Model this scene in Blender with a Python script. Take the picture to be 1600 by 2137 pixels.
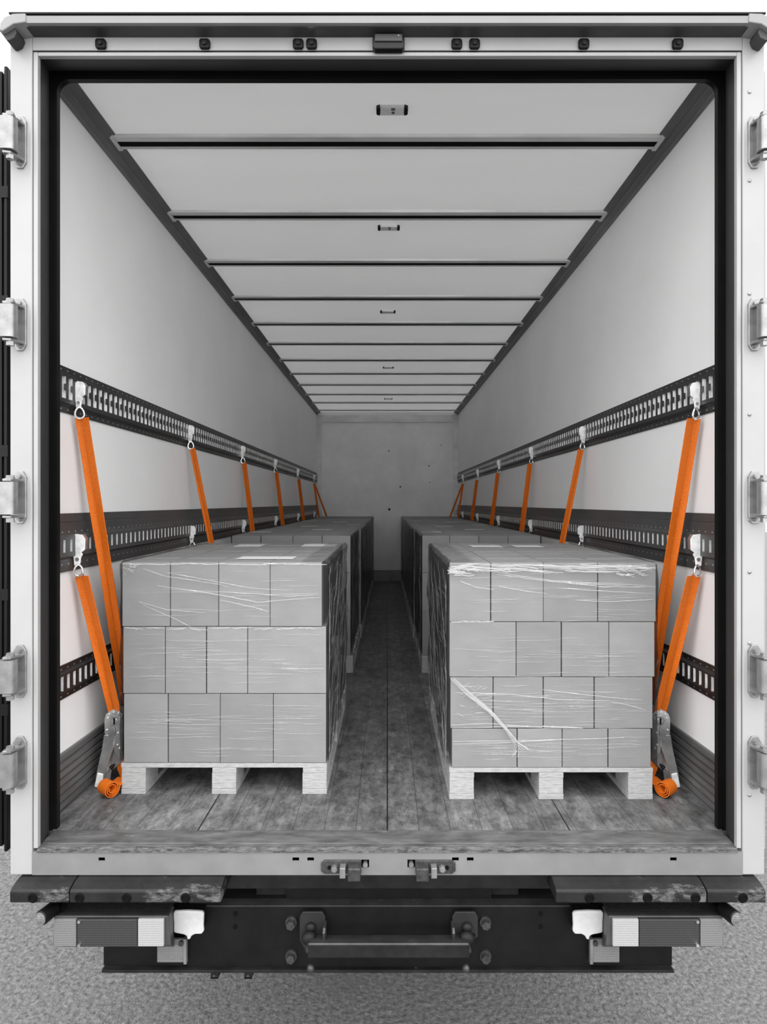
import bpy, bmesh, math, random
from mathutils import Vector, noise as mnoise
random.seed(7)
for o in list(bpy.data.objects): bpy.data.objects.remove(o)
scene = bpy.context.scene
COL = scene.collection

# ------------------------------------------------------------------ camera, sky, exposure
HC = 2.35                      # camera height over the yard
F = 1314.0                     # focal length in pixels of the 1600 px wide frame
cd = bpy.data.cameras.new('camera'); cam = bpy.data.objects.new('camera', cd); COL.objects.link(cam)
cam.location = (0, 0, HC); cam.rotation_euler = (math.pi/2, 0, 0)
cd.sensor_fit = 'HORIZONTAL'; cd.sensor_width = 36; cd.lens = 36*F/1600
cd.shift_x = -8/1600; cd.shift_y = (1049-1068.5)/1600
cd.clip_start = .05; cd.clip_end = 300
scene.camera = cam
SKY_BACK, SKY_ZENITH = 3.3, 3.0
w = bpy.data.worlds.new('sky'); scene.world = w; w.use_nodes = True
wn = w.node_tree; wn.nodes.clear()
wo = wn.nodes.new('ShaderNodeOutputWorld'); bg = wn.nodes.new('ShaderNodeBackground')
tc = wn.nodes.new('ShaderNodeTexCoord'); sp = wn.nodes.new('ShaderNodeSeparateXYZ')
mr = wn.nodes.new('ShaderNodeMapRange')
wn.links.new(tc.outputs['Generated'], sp.inputs[0]); wn.links.new(sp.outputs['Y'], mr.inputs['Value'])
mr.inputs['From Min'].default_value = -1; mr.inputs['From Max'].default_value = .6
mr.inputs['To Min'].default_value = SKY_BACK; mr.inputs['To Max'].default_value = 1.0
mz = wn.nodes.new('ShaderNodeMapRange'); mz.inputs['From Min'].default_value = .45; mz.inputs['From Max'].default_value = 1
mz.inputs['To Min'].default_value = 0; mz.inputs['To Max'].default_value = SKY_ZENITH
wn.links.new(sp.outputs['Z'], mz.inputs['Value'])
ad = wn.nodes.new('ShaderNodeMath'); wn.links.new(mr.outputs[0], ad.inputs[0]); wn.links.new(mz.outputs[0], ad.inputs[1])
bg.inputs['Color'].default_value = (1, 1, 1, 1)
wn.links.new(ad.outputs[0], bg.inputs['Strength']); wn.links.new(bg.outputs[0], wo.inputs[0])
scene.view_settings.view_transform = 'Standard'; scene.view_settings.look = 'None'
scene.view_settings.gamma = 1; scene.view_settings.use_curve_mapping = False
scene.view_settings.exposure = 0.0
scene.cycles.max_bounces = 12; scene.cycles.diffuse_bounces = 8; scene.cycles.transparent_max_bounces = 16

# ------------------------------------------------------------------ materials
def mat(name, col, rough=.6, metal=0, nscale=6, namt=.0, stretch=(1,1,1), bump=0, bscale=60, bstretch=(1,1,1), spots=None, spec=.5, translucent=0, detail=5):
    m = bpy.data.materials.new(name); m.use_nodes = True
    nt = m.node_tree; b = nt.nodes['Principled BSDF']; L = nt.links.new
    c = (col,)*3 if isinstance(col, (int, float)) else col
    b.inputs['Roughness'].default_value = rough; b.inputs['Metallic'].default_value = metal
    b.inputs['Specular IOR Level'].default_value = spec
    b.inputs['Base Color'].default_value = (*c, 1)
    t = nt.nodes.new('ShaderNodeTexCoord')
    def nz(scale, st, det=detail, rgh=.6):
        mp = nt.nodes.new('ShaderNodeMapping'); mp.inputs['Scale'].default_value = st
        L(t.outputs['Object'], mp.inputs[0])
        n = nt.nodes.new('ShaderNodeTexNoise'); n.inputs['Scale'].default_value = scale
        n.inputs['Detail'].default_value = det; n.inputs['Roughness'].default_value = rgh
        L(mp.outputs[0], n.inputs['Vector']); return n
    last = None
    if namt:
        n = nz(nscale, stretch); r = nt.nodes.new('ShaderNodeMapRange')
        r.inputs['From Min'].default_value = .3; r.inputs['From Max'].default_value = .7
        r.inputs['To Min'].default_value = 1-namt; r.inputs['To Max'].default_value = 1+namt
        L(n.outputs['Fac'], r.inputs['Value'])
        v = nt.nodes.new('ShaderNodeVectorMath'); v.operation = 'SCALE'; v.inputs[0].default_value = c
        L(r.outputs[0], v.inputs['Scale']); last = v.outputs[0]
    if spots:                       # (colour, scale, threshold, stretch)
        sc, ss, th, st = spots
        n = nz(ss, st, 8, .7); r = nt.nodes.new('ShaderNodeMapRange')
        r.inputs['From Min'].default_value = th; r.inputs['From Max'].default_value = th+.08
        L(n.outputs['Fac'], r.inputs['Value'])
        mx = nt.nodes.new('ShaderNodeMix'); mx.data_type = 'RGBA'
        L(r.outputs[0], mx.inputs['Factor'])
        if last: L(last, mx.inputs['A'])
        else: mx.inputs['A'].default_value = (*c, 1)
        mx.inputs['B'].default_value = ((sc,)*3 if isinstance(sc, (int, float)) else sc) + (1,)
        last = mx.outputs['Result']
    if last: L(last, b.inputs['Base Color'])
    if bump:
        n = nz(bscale, bstretch, 6); bp = nt.nodes.new('ShaderNodeBump')
        bp.inputs['Strength'].default_value = 1; bp.inputs['Distance'].default_value = bump
        L(n.outputs['Fac'], bp.inputs['Height']); L(bp.outputs[0], b.inputs['Normal'])
    if translucent:
        tr = nt.nodes.new('ShaderNodeBsdfTranslucent'); tr.inputs['Color'].default_value = (*c, 1)
        ms = nt.nodes.new('ShaderNodeMixShader'); ms.inputs[0].default_value = translucent
        L(b.outputs[0], ms.inputs[1]); L(tr.outputs[0], ms.inputs[2])
        L(ms.outputs[0], nt.nodes['Material Output'].inputs['Surface'])
    return m
M = {}
M['wall'] = mat('white wall panel', .86, .45, nscale=1.6, namt=.035, bump=.0006, bscale=5, spots=(.55, 22, .80, (1,1,1)))
M['ceil'] = mat('translucent roof panel', .78, .5, nscale=1.2, namt=.04, stretch=(.5,2,1), translucent=.30)
M['back'] = mat('bulkhead panel', .84, .55, nscale=2.5, namt=.08, bump=.001, bscale=9, spots=(.15, 9, .74, (1,1,1)))
M['white'] = mat('white painted frame', .36, .38, nscale=3, namt=.06, spots=(.30, 5, .73, (3,3,.6)), bump=.0004, bscale=12)
M['white2'] = mat('dull white painted rail', .24, .5, nscale=3, namt=.08, spots=(.16, 6, .7, (1,2,6)))
M['shade_grime'] = mat('dark paint for shade and soot', .035, .6, nscale=2.2, namt=.9, stretch=(1,1,1), spots=(.22, 1.7, .60, (1,1,1)))  # base darkened as painted shade under the drip rail, mottled with soot
M['sill'] = mat('worn sill paint', .185, .45, nscale=7, namt=.12, spots=(.2, 14, .70, (1,1,.5)), bump=.0005, bscale=25)
M['rusty'] = mat('scraped sill edge', .11, .5, nscale=40, namt=.6, stretch=(1,4,4), spots=(.04, 22, .52, (1,3,3)), bump=.002, bscale=60)
M['thresh'] = mat('worn steel threshold', .10, .55, .1, nscale=10, namt=.5, stretch=(1,3,1), spots=(.26, 14, .62, (.6,2.5,1)), bump=.001, bscale=50)
M['reveal'] = mat('grey reveal profile', .042, .5, .2, nscale=4, namt=.12)
M['rubber'] = mat('black rubber', .004, .4, spec=.2, nscale=8, namt=.3)
M['darkmetal'] = mat('dark aluminium rail', .045, .42, .55, nscale=9, namt=.3, stretch=(1,.3,1))
M['midmetal'] = mat('grey aluminium profile', .085, .45, .35, nscale=8, namt=.2, stretch=(1,.3,1))
M['kick'] = mat('ribbed kick plate metal', .17, .4, .4, nscale=8, namt=.3, stretch=(1,.25,1), spots=(.45, 20, .70, (1,.6,1)))
M['bright'] = mat('bright galvanised steel', .85, .4, .1, nscale=30, namt=.25)
M['chrome'] = mat('zinc plated steel', .80, .25, .9, nscale=14, namt=.3, bump=.0004, bscale=40)
M['galv'] = mat('galvanised hinge steel', .30, .32, .6, nscale=20, namt=.25, bump=.0004, bscale=50)
M['rib'] = mat('roof bow aluminium', .62, .4, .2, nscale=10, namt=.15, stretch=(.3,1,1))
M['slotdark'] = mat('slot interior', .004, .8, spec=.1)
M['mould'] = mat('corner moulding aluminium', .16, .45, .2, nscale=6, namt=.25, stretch=(1,.25,1))
M['carton'] = mat('corrugated cardboard', .225, .62, nscale=7, namt=.07, stretch=(1,1,2), bump=.0005, bscale=60, bstretch=(1,1,4), spec=.3)
M['carton2'] = mat('corrugated cardboard lighter', .245, .62, nscale=7, namt=.07, stretch=(1,1,2), bump=.0005, bscale=60, bstretch=(1,1,4), spec=.3)
M['carton3'] = mat('corrugated cardboard darker', .205, .62, nscale=7, namt=.07, stretch=(1,1,2), bump=.0005, bscale=60, bstretch=(1,1,4), spec=.3)
M['paper'] = mat('white paper label', .60, .6)
M['wood'] = mat('raw pallet wood', .36, .75, nscale=30, namt=.22, stretch=(1,1,5), spots=(.16, 18, .68, (1,.3,3)), bump=.001, bscale=60, bstretch=(.4,.4,5))
M['webbing'] = mat('orange polyester webbing', (.66,.142,.006), .6, nscale=300, namt=.30, bump=.0012, bscale=300, spec=.35)
M['black'] = mat('black chassis paint', .006, .5, nscale=10, namt=.4, spec=.2, spots=(.05, 22, .70, (1,1,1)), bump=.0006, bscale=30)
M['black2'] = mat('grimy chassis steel', .012, .55, nscale=14, namt=.5, spec=.25, spots=(.09, 16, .66, (1,1,1)), bump=.001, bscale=40)
M['litblack'] = mat('worn black steel with painted light', .035, .5, .2, nscale=10, namt=.5, spots=(.22, 26, .64, (1,3,3)))  # paler base stands in for light on upward faces, plus chipped wear
M['wornear'] = mat('chipped black steel', .014, .5, nscale=10, namt=.4, spots=(.30, 30, .68, (1,1,1)))
M['bumper'] = mat('scuffed black rubber bumper', .012, .5, nscale=12, namt=.5, spec=.3, spots=(.12, 5.5, .56, (1,2,2)), bump=.0012, bscale=50)
M['lampbody'] = mat('grey lamp housing plastic', .05, .45, nscale=12, namt=.3, spots=(.2, 20, .68, (1,1,1)))
M['whitepaint'] = mat('thick white paint', .55, .5, nscale=20, namt=.08, bump=.002, bscale=45)
M['blacklens'] = mat('black lamp plastic', .006, .35, spec=.3)
M['lightlens'] = mat('pale light diffuser', .7, .25, nscale=30, namt=.08)
M['bolt'] = mat('weathered bolt', .07, .45, .6, nscale=80, namt=.4)
M['ground'] = mat('coarse grey asphalt', .19, .85, nscale=45, namt=.5, bump=.045, bscale=30, spots=(.16, 2.2, .58, (1,1,1)), spec=.2)

def lens_mat(name, col, sc=170):
    m = mat(name, col, .22); nt = m.node_tree; b = nt.nodes['Principled BSDF']
    t = nt.nodes.new('ShaderNodeTexCoord'); ck = nt.nodes.new('ShaderNodeTexVoronoi'); ck.inputs['Scale'].default_value = sc
    ck.inputs['Randomness'].default_value = 0
    nt.links.new(t.outputs['Object'], ck.inputs['Vector'])
    bp = nt.nodes.new('ShaderNodeBump'); bp.inputs['Distance'].default_value = .003
    nt.links.new(ck.outputs['Distance'], bp.inputs['Height']); nt.links.new(bp.outputs[0], b.inputs['Normal'])
    return m
M['lens_w'] = lens_mat('clear prismatic lens', .36); M['lens_m'] = lens_mat('mid grey prismatic lens', .17); M['lens_d'] = lens_mat('dark prismatic lens', .03)

def floor_mat():
    m = bpy.data.materials.new('worn plywood floor'); m.use_nodes = True
    nt = m.node_tree; b = nt.nodes['Principled BSDF']; L = nt.links.new; N = nt.nodes.new
    t = N('ShaderNodeTexCoord')
    def nz(scale, st, det=7, r=.65):
        mp = N('ShaderNodeMapping'); mp.inputs['Scale'].default_value = st; L(t.outputs['Object'], mp.inputs[0])
        n = N('ShaderNodeTexNoise'); n.inputs['Scale'].default_value = scale; n.inputs['Detail'].default_value = det; n.inputs['Roughness'].default_value = r
        L(mp.outputs[0], n.inputs['Vector']); return n.outputs['Fac']
    def rng(v, a, b_, c, d):
        r = N('ShaderNodeMapRange'); r.inputs['From Min'].default_value = a; r.inputs['From Max'].default_value = b_
        r.inputs['To Min'].default_value = c; r.inputs['To Max'].default_value = d; L(v, r.inputs['Value']); return r.outputs[0]
    def mul(a, b_):
        x = N('ShaderNodeMath'); x.operation = 'MULTIPLY'; L(a, x.inputs[0]); L(b_, x.inputs[1]); return x.outputs[0]
    s = N('ShaderNodeSeparateXYZ'); L(t.outputs['Object'], s.inputs[0])
    # plank lines every 0.112 m across
    q = N('ShaderNodeMath'); q.operation = 'MULTIPLY'; q.inputs[1].default_value = 1/.112; L(s.outputs['X'], q.inputs[0])
    fl = N('ShaderNodeMath'); fl.operation = 'FLOOR'; L(q.outputs[0], fl.inputs[0])
    fr = N('ShaderNodeMath'); fr.operation = 'FRACT'; L(q.outputs[0], fr.inputs[0])
    wn_ = N('ShaderNodeTexWhiteNoise'); wn_.noise_dimensions = '1D'; L(fl.outputs[0], wn_.inputs['W'])
    plank = rng(wn_.outputs['Value'], 0, 1, .84, 1.16)
    ab = N('ShaderNodeMath'); ab.operation = 'ABSOLUTE'; sb = N('ShaderNodeMath'); sb.operation = 'SUBTRACT'; sb.inputs[1].default_value = .5
    L(fr.outputs[0], sb.inputs[0]); L(sb.outputs[0], ab.inputs[0])
    seam = rng(ab.outputs[0], .485, .497, 1, .45)
    # three joints between plywood sheets
    cur = None
    for xs in (-.67, 0.0, .645):
        sb = N('ShaderNodeMath'); sb.operation = 'SUBTRACT'; sb.inputs[1].default_value = xs; L(s.outputs['X'], sb.inputs[0])
        ab = N('ShaderNodeMath'); ab.operation = 'ABSOLUTE'; L(sb.outputs[0], ab.inputs[0])
        v = rng(ab.outputs[0], .0015, .004, .10, 1); cur = v if cur is None else mul(cur, v)
    grain = rng(nz(9, (4, .8, 1)), .3, .7, .70, 1.30)
    stain = rng(nz(11, (1.5, .8, 1), 10, .82), .40, .60, .55, 1.55)
    patch = rng(nz(2.2, (1, 1, 1), 4, .6), .35, .65, .75, 1.25)
    scr = rng(nz(22, (1, .35, 1), 9, .8), .60, .70, 1, 1.9)
    dk = rng(nz(30, (1, .6, 1), 6, .7), .62, .72, 1, .45)
    f = mul(mul(mul(mul(mul(plank, seam), mul(cur, grain)), mul(stain, scr)), dk), patch)
    v = N('ShaderNodeVectorMath'); v.operation = 'SCALE'; v.inputs[0].default_value = (.115,)*3; L(f, v.inputs['Scale'])
    L(v.outputs[0], b.inputs['Base Color']); b.inputs['Roughness'].default_value = .55; b.inputs['Specular IOR Level'].default_value = .35
    bp = N('ShaderNodeBump'); bp.inputs['Distance'].default_value = .0015; L(mul(seam, grain), bp.inputs['Height']); L(bp.outputs[0], b.inputs['Normal'])
    return m
M['floor'] = floor_mat()

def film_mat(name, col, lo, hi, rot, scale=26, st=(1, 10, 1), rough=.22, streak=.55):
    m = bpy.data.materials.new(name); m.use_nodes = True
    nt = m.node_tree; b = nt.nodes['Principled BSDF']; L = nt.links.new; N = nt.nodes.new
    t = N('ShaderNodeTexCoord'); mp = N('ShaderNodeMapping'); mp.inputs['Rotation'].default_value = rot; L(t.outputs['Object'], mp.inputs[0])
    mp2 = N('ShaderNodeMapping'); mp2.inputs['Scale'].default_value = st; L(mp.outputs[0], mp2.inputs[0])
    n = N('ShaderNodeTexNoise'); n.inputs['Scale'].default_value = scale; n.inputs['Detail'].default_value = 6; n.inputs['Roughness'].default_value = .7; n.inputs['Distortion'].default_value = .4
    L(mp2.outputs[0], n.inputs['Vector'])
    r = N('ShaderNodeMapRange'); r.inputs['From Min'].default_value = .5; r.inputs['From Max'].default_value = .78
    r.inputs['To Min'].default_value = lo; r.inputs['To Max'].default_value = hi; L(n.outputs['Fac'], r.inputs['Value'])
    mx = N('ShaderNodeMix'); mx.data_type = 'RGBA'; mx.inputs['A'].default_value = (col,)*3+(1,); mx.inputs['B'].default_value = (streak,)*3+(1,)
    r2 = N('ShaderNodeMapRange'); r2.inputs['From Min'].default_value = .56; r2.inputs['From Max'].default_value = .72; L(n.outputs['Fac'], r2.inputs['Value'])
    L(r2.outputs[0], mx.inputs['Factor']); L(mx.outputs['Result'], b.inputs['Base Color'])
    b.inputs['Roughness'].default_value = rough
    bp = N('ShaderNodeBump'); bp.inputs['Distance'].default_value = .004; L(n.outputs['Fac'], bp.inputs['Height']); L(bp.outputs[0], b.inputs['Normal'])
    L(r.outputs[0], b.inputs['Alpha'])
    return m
M['film'] = film_mat('shade darkened stretch film', .03, .72, .95, (.9, 0, 0), scale=9, st=(1, 1, 12), streak=.42)  # clear film coloured dark so the stack sides read as shaded
M['filmtop'] = film_mat('crumpled clear stretch film', .20, .30, .9, (0, .12, .5), scale=12, st=(3, 1, 1), streak=.5)
M['sidecrease'] = film_mat('slanting film crease', .42, .3, .85, (0, 0, 0), scale=9, st=(1, 1, 1), streak=.5)
M['crease'] = film_mat('white stretch film crease', .46, .38, .85, (0, 0, 0), scale=9, st=(1, 1, 1), streak=.55)
M['crease2'] = film_mat('bunched white film', .55, .4, .9, (0, 0, 0), scale=12, st=(1, 1, 1), streak=.75)

# ------------------------------------------------------------------ mesh builder (coordinates relative to the camera point, z up)
class MB:
    def __init__(s): s.v = []; s.f = []
    def add(s, vs, fs):
        n = len(s.v); s.v += [tuple(p) for p in vs]; s.f += [tuple(i+n for i in f) for f in fs]; return s
    def box(s, x0, x1, y0, y1, z0, z1):
        if x0 > x1: x0, x1 = x1, x0
        return s.add([(x0,y0,z0),(x1,y0,z0),(x1,y1,z0),(x0,y1,z0),(x0,y0,z1),(x1,y0,z1),(x1,y1,z1),(x0,y1,z1)],
                     [(0,3,2,1),(4,5,6,7),(0,1,5,4),(1,2,6,5),(2,3,7,6),(3,0,4,7)])
    def quad(s, a, b, c, d): return s.add([a,b,c,d], [(0,1,2,3)])
    def prism(s, pts, ax, a0, a1):          # pts: 2-D outline; ax 'x': (y,z), 'y': (x,z), 'z': (x,y)
        def P(p, a): return {'x': (a,p[0],p[1]), 'y': (p[0],a,p[1]), 'z': (p[0],p[1],a)}[ax]
        n = len(pts)
        return s.add([P(p,a0) for p in pts]+[P(p,a1) for p in pts],
                     [tuple(range(n)), tuple(range(2*n-1, n-1, -1))]+[(i,(i+1)%n,n+(i+1)%n,n+i) for i in range(n)])
    def cyl(s, p0, p1, r, n=20, r2=None, cap=True):
        p0 = Vector(p0); p1 = Vector(p1); r2 = r if r2 is None else r2
        d = (p1-p0).normalized(); u = d.orthogonal().normalized(); w_ = d.cross(u)
        vs = []
        for p, rr in ((p0,r),(p1,r2)):
            for i in range(n):
                a = 2*math.pi*i/n; vs.append(p+(u*math.cos(a)+w_*math.sin(a))*rr)
        fs = [(i,(i+1)%n,n+(i+1)%n,n+i) for i in range(n)]
        if cap: fs += [tuple(range(n)), tuple(range(2*n-1,n-1,-1))]
        return s.add(vs, fs)
    def ball(s, c, r, sq=(1,1,1), n=14, m=8):
        vs = []; c = Vector(c)
        for j in range(m+1):
            t = math.pi*j/m
            for i in range(n):
                a = 2*math.pi*i/n
                vs.append((c.x+r*sq[0]*math.sin(t)*math.cos(a), c.y+r*sq[1]*math.sin(t)*math.sin(a), c.z+r*sq[2]*math.cos(t)))
        return s.add(vs, [(j*n+i, j*n+(i+1)%n, (j+1)*n+(i+1)%n, (j+1)*n+i) for j in range(m) for i in range(n)])
    def tube(s, pts, r, n=10, closed=False):
        pts = [Vector(p) for p in pts]; m = len(pts); vs = []; fs = []
        prev = None
        for k, p in enumerate(pts):
            a = pts[(k-1)%m] if (closed or k) else p; b = pts[(k+1)%m] if (closed or k < m-1) else p
            d = (b-a).normalized()
            u = (d.orthogonal() if prev is None else prev-d*prev.dot(d)).normalized(); prev = u; w_ = d.cross(u)
            for i in range(n):
                t = 2*math.pi*i/n; vs.append(p+(u*math.cos(t)+w_*math.sin(t))*r)
        for k in range(m if closed else m-1):
            k2 = (k+1)%m
            fs += [(k*n+i, k*n+(i+1)%n, k2*n+(i+1)%n, k2*n+i) for i in range(n)]
        if not closed: fs += [tuple(range(n)), tuple(range(m*n-1,(m-1)*n-1,-1))]
        return s.add(vs, fs)
    def band(s, pts, wdir, width, thick):    # a woven band: wdir one vector or one per point
        pts = [Vector(p) for p in pts]; m = len(pts); vs = []; fs = []
        for k, p in enumerate(pts):
            d = (pts[min(k+1,m-1)]-pts[max(k-1,0)]).normalized()
            wd = Vector(wdir[k] if isinstance(wdir, list) else wdir); wd = (wd-d*wd.dot(d)).normalized()
            nn = d.cross(wd)
            wv = width[k] if isinstance(width, list) else width
            for a, b in ((-1,-1),(1,-1),(1,1),(-1,1)): vs.append(p+wd*(a*wv/2)+nn*(b*thick/2))
        for k in range(m-1):
            fs += [(k*4+i, k*4+(i+1)%4, k*4+4+(i+1)%4, k*4+4+i) for i in range(4)]
        fs += [(0,1,2,3), (m*4-1,m*4-2,m*4-3,m*4-4)]
        return s.add(vs, fs)
    def build(s, name, m, parent=None, smooth=False, bevel=0, recalc=True):
        off = Vector((0,0,HC)) if parent is None else Vector((0,0,HC))-root_of(parent)
        me = bpy.data.meshes.new(name); me.from_pydata([Vector(p)+off for p in s.v], [], s.f)
        if recalc:
            bm = bmesh.new(); bm.from_mesh(me); bmesh.ops.recalc_face_normals(bm, faces=bm.faces); bm.to_mesh(me); bm.free()
        me.materials.append(M[m] if isinstance(m, str) else m)
        o = bpy.data.objects.new(name, me); COL.objects.link(o)
        if parent is not None: o.parent = parent
        if smooth:
            for p in me.polygons: p.use_smooth = True
            me.set_sharp_from_angle(angle=math.radians(40))
        if bevel:
            b = o.modifiers.new('bevel', 'BEVEL'); b.width = bevel; b.segments = 2; b.limit_method = 'ANGLE'; b.angle_limit = math.radians(40)
        return o
def root_of(o):
    v = Vector((0,0,0))
    while o is not None: v = v+o.location; o = o.parent
    return v
def tag(o, label, cat, group=None, kind=None):
    o['label'] = label; o['category'] = cat
    if group: o['group'] = group
    if kind: o['kind'] = kind
    return o
def thing(name, label, cat, loc, group=None):
    o = bpy.data.objects.new(name, None); COL.objects.link(o); o.location = (loc[0], loc[1], loc[2]+HC)
    o.empty_display_size = .05
    return tag(o, label, cat, group)
def struct(name, mb, m, parent=None, **k):
    o = mb.build(name, m, parent, **k)
    if parent is None: o['kind'] = 'structure'
    return o
def kid(o, label): o['label'] = label; return o
def px(x, y, Y): return ((x-808)*Y/F, Y, (1049-y)*Y/F)      # photo reading -> point at distance Y
ORD = ['first','second','third','fourth','fifth','sixth','seventh','eighth','ninth','tenth','eleventh','twelfth']
SIDE = {-1:'left', 1:'right'}
def fz(Y): return -(1.160+.0241*(Y-2.25))                    # the cargo floor

# ------------------------------------------------------------------ setting
YF, YB = 2.23, 11.0          # threshold line and bulkhead
W, CE = 1.235, 1.58
g = MB(); g.quad((-30,-12,-HC),(30,-12,-HC),(30,60,-HC),(-30,60,-HC)); struct('ground', g, 'ground')
g = MB()
z0, z1 = fz(YF), fz(YB)
g.add([(-W,YF,z0),(W,YF,z0),(W,YB,z1),(-W,YB,z1),(-W,YF,z0-.05),(W,YF,z0-.05),(W,YB,z1-.05),(-W,YB,z1-.05)],
      [(0,1,2,3),(7,6,5,4),(0,4,5,1),(1,5,6,2),(2,6,7,3),(3,7,4,0)])
struct('floor', g, 'floor')
for s in (-1, 1):
    g = MB().prism([(2.20,CE),(YB+.06,CE),(YB+.06,-1.42),(2.20,-1.235)], 'x', s*W, s*(W+.027)); struct('wall_'+SIDE[s], g, 'wall')
g = MB().box(-W, W, YB, YB+.06, -1.42, CE)
bw = struct('wall_back', g, 'back')
g = MB()
for (hx, hy, r) in ((811,941,1.4),(895,972,1.3),(897,1007,1),(835,1016,1.6),(812,1063,2.2),(920,929,1)):
    p = Vector(px(hx, hy, YB-.004)); g.cyl(p, p+Vector((0,.003,0)), r*YB/F, 8)
g.build('screw_hole', 'slotdark', bw)
g = MB().box(-W-.027, W+.027, 2.16, YB+.06, CE, CE+.02); struct('ceiling', g, 'ceil')
g = MB().box(-1.155, 1.155, YB-.012, YB, 1.42, 1.53).box(-1.155,1.155,YB-.02,YB,1.405,1.425); struct('trim_1', g, 'rib')
n = 2
for s in (-1, 1):
    # chamfered corner moulding with two ridges
    pr = [(s*W,1.53),(s*(W-.012),1.532),(s*(W-.016),1.540),(s*(W-.020),1.540),(s*(W-.032),1.552),(s*(W-.034),1.560),(s*(W-.040),1.560),(s*(W-.07),CE-.003),(s*(W-.07),CE),(s*W,CE)]
    struct('trim_%d' % n, MB().prism(pr, 'y', 2.235, YB), 'mould'); n += 1
for s in (-1, 1):
    g = MB().box(s*1.155, s*W, YB-.03, YB, -1.37, 1.53).box(s*1.150, s*1.158, YB-.036, YB, -1.37, 1.53)
    struct('trim_%d' % n, g, 'rib'); n += 1
for s in (-1, 1):                                            # ribbed kick plates along the side walls
    g = MB(); H = .215; prof = [(0, H), (.010, H), (.012, H-.006), (.012, H-.024), (.007, H-.028)]
    for k in range(6):
        a = H-.034-k*.030
        prof += [(.003, a), (.0125, a-.003), (.0125, a-.021), (.003, a-.026)]
    prof += [(.016, .004), (.016, 0), (0, 0)]
    vs = []
    for Y in (2.235, YB-.03):
        vs += [(s*(W-d), Y, fz(Y)+z) for d, z in prof]
    m_ = len(prof)
    g.add(vs, [tuple(range(m_)), tuple(range(2*m_-1,m_-1,-1))]+[(i,(i+1)%m_,m_+(i+1)%m_,m_+i) for i in range(m_)])
    struct('baseboard_'+SIDE[s], g, 'kick')
g = MB(); zb = fz(YB)
for k in range(4): g.box(-1.21, 1.21, YB-.02-(.006 if k%2 else 0), YB, zb+.002+k*.048, zb+.05+k*.048)
struct('baseboard_back', g, 'kick')

# ------------------------------------------------------------------ roof bows and lights
for k, (y) in enumerate((303,455,553,626,679,720,754,782,805,825,842,858)):
    Y = F*1.56/(1049-y)
    t = thing('roof_bow', '%s roof bow from the rear opening, slotted aluminium crossbar under the ceiling' % ORD[k] if k else 'nearest roof bow, widest slotted aluminium crossbar under the ceiling', 'roof beam', (0, Y, CE-.03), 'roof bows across the ceiling')
    e = 1.178
    g = MB().prism([(Y-.052,CE),(Y-.050,CE-.010),(Y-.046,CE-.013),(Y-.014,CE-.013),(Y-.014,CE)], 'x', -e, e)
    g.prism([(Y+.026,CE),(Y+.026,CE-.013),(Y+.044,CE-.013),(Y+.048,CE)], 'x', -e, e)
    g.build('flange', 'rib', t)
    MB().box(-e+.004, e-.004, Y-.014, Y+.026, CE-.0115, CE-.001).build('slot_channel', 'slotdark', t)
    for s in (-1, 1):
        MB().prism([(Y-.062,CE-.001),(Y-.052,CE-.017),(Y+.05,CE-.018),(Y+.055,CE-.001)], 'x', s*(e-.004), s*(e+.024)).build('end_bracket', 'rib', t)
for k, (x, y) in enumerate(((818,232),(811,477),(809,652),(810,768),(810,833))):
    Y = F*(CE-.012)/(1049-y); X = (x-808)*Y/F
    lab = ['nearest ceiling light, pale oblong lens with black end caps, before the first roof bow', 'second ceiling light from the opening, oblong lens beyond the second roof bow',
           'third ceiling light from the opening, small oblong lens halfway in', 'fourth ceiling light from the opening, tiny oblong lens', 'farthest ceiling light, tiny oblong lens near the bulkhead'][k]
    t = thing('ceiling_light', lab, 'ceiling light', (X, Y, CE-.025), 'lights along the ceiling')
    g = MB().prism([(X-.049,Y-.028),(X+.049,Y-.028),(X+.049,Y+.028),(X-.049,Y+.028)], 'z', CE-.015, CE-.001); g.build('diffuser', 'lightlens', t, bevel=.006)
    for s in (-1, 1):
        MB().prism([(X+s*.049,Y-.026),(X+s*.063,Y-.018),(X+s*.063,Y+.018),(X+s*.049,Y+.026)], 'z', CE-.015, CE-.001).build('end_cap', 'blacklens', t)
    if k < 2:
        MB().box(X-.004, X+.012, Y-.024, Y-.008, CE-.0155, CE-.0148).box(X-.002, X+.010, Y-.002, Y+.014, CE-.0155, CE-.0148).build('marking', 'mould', t)

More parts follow.
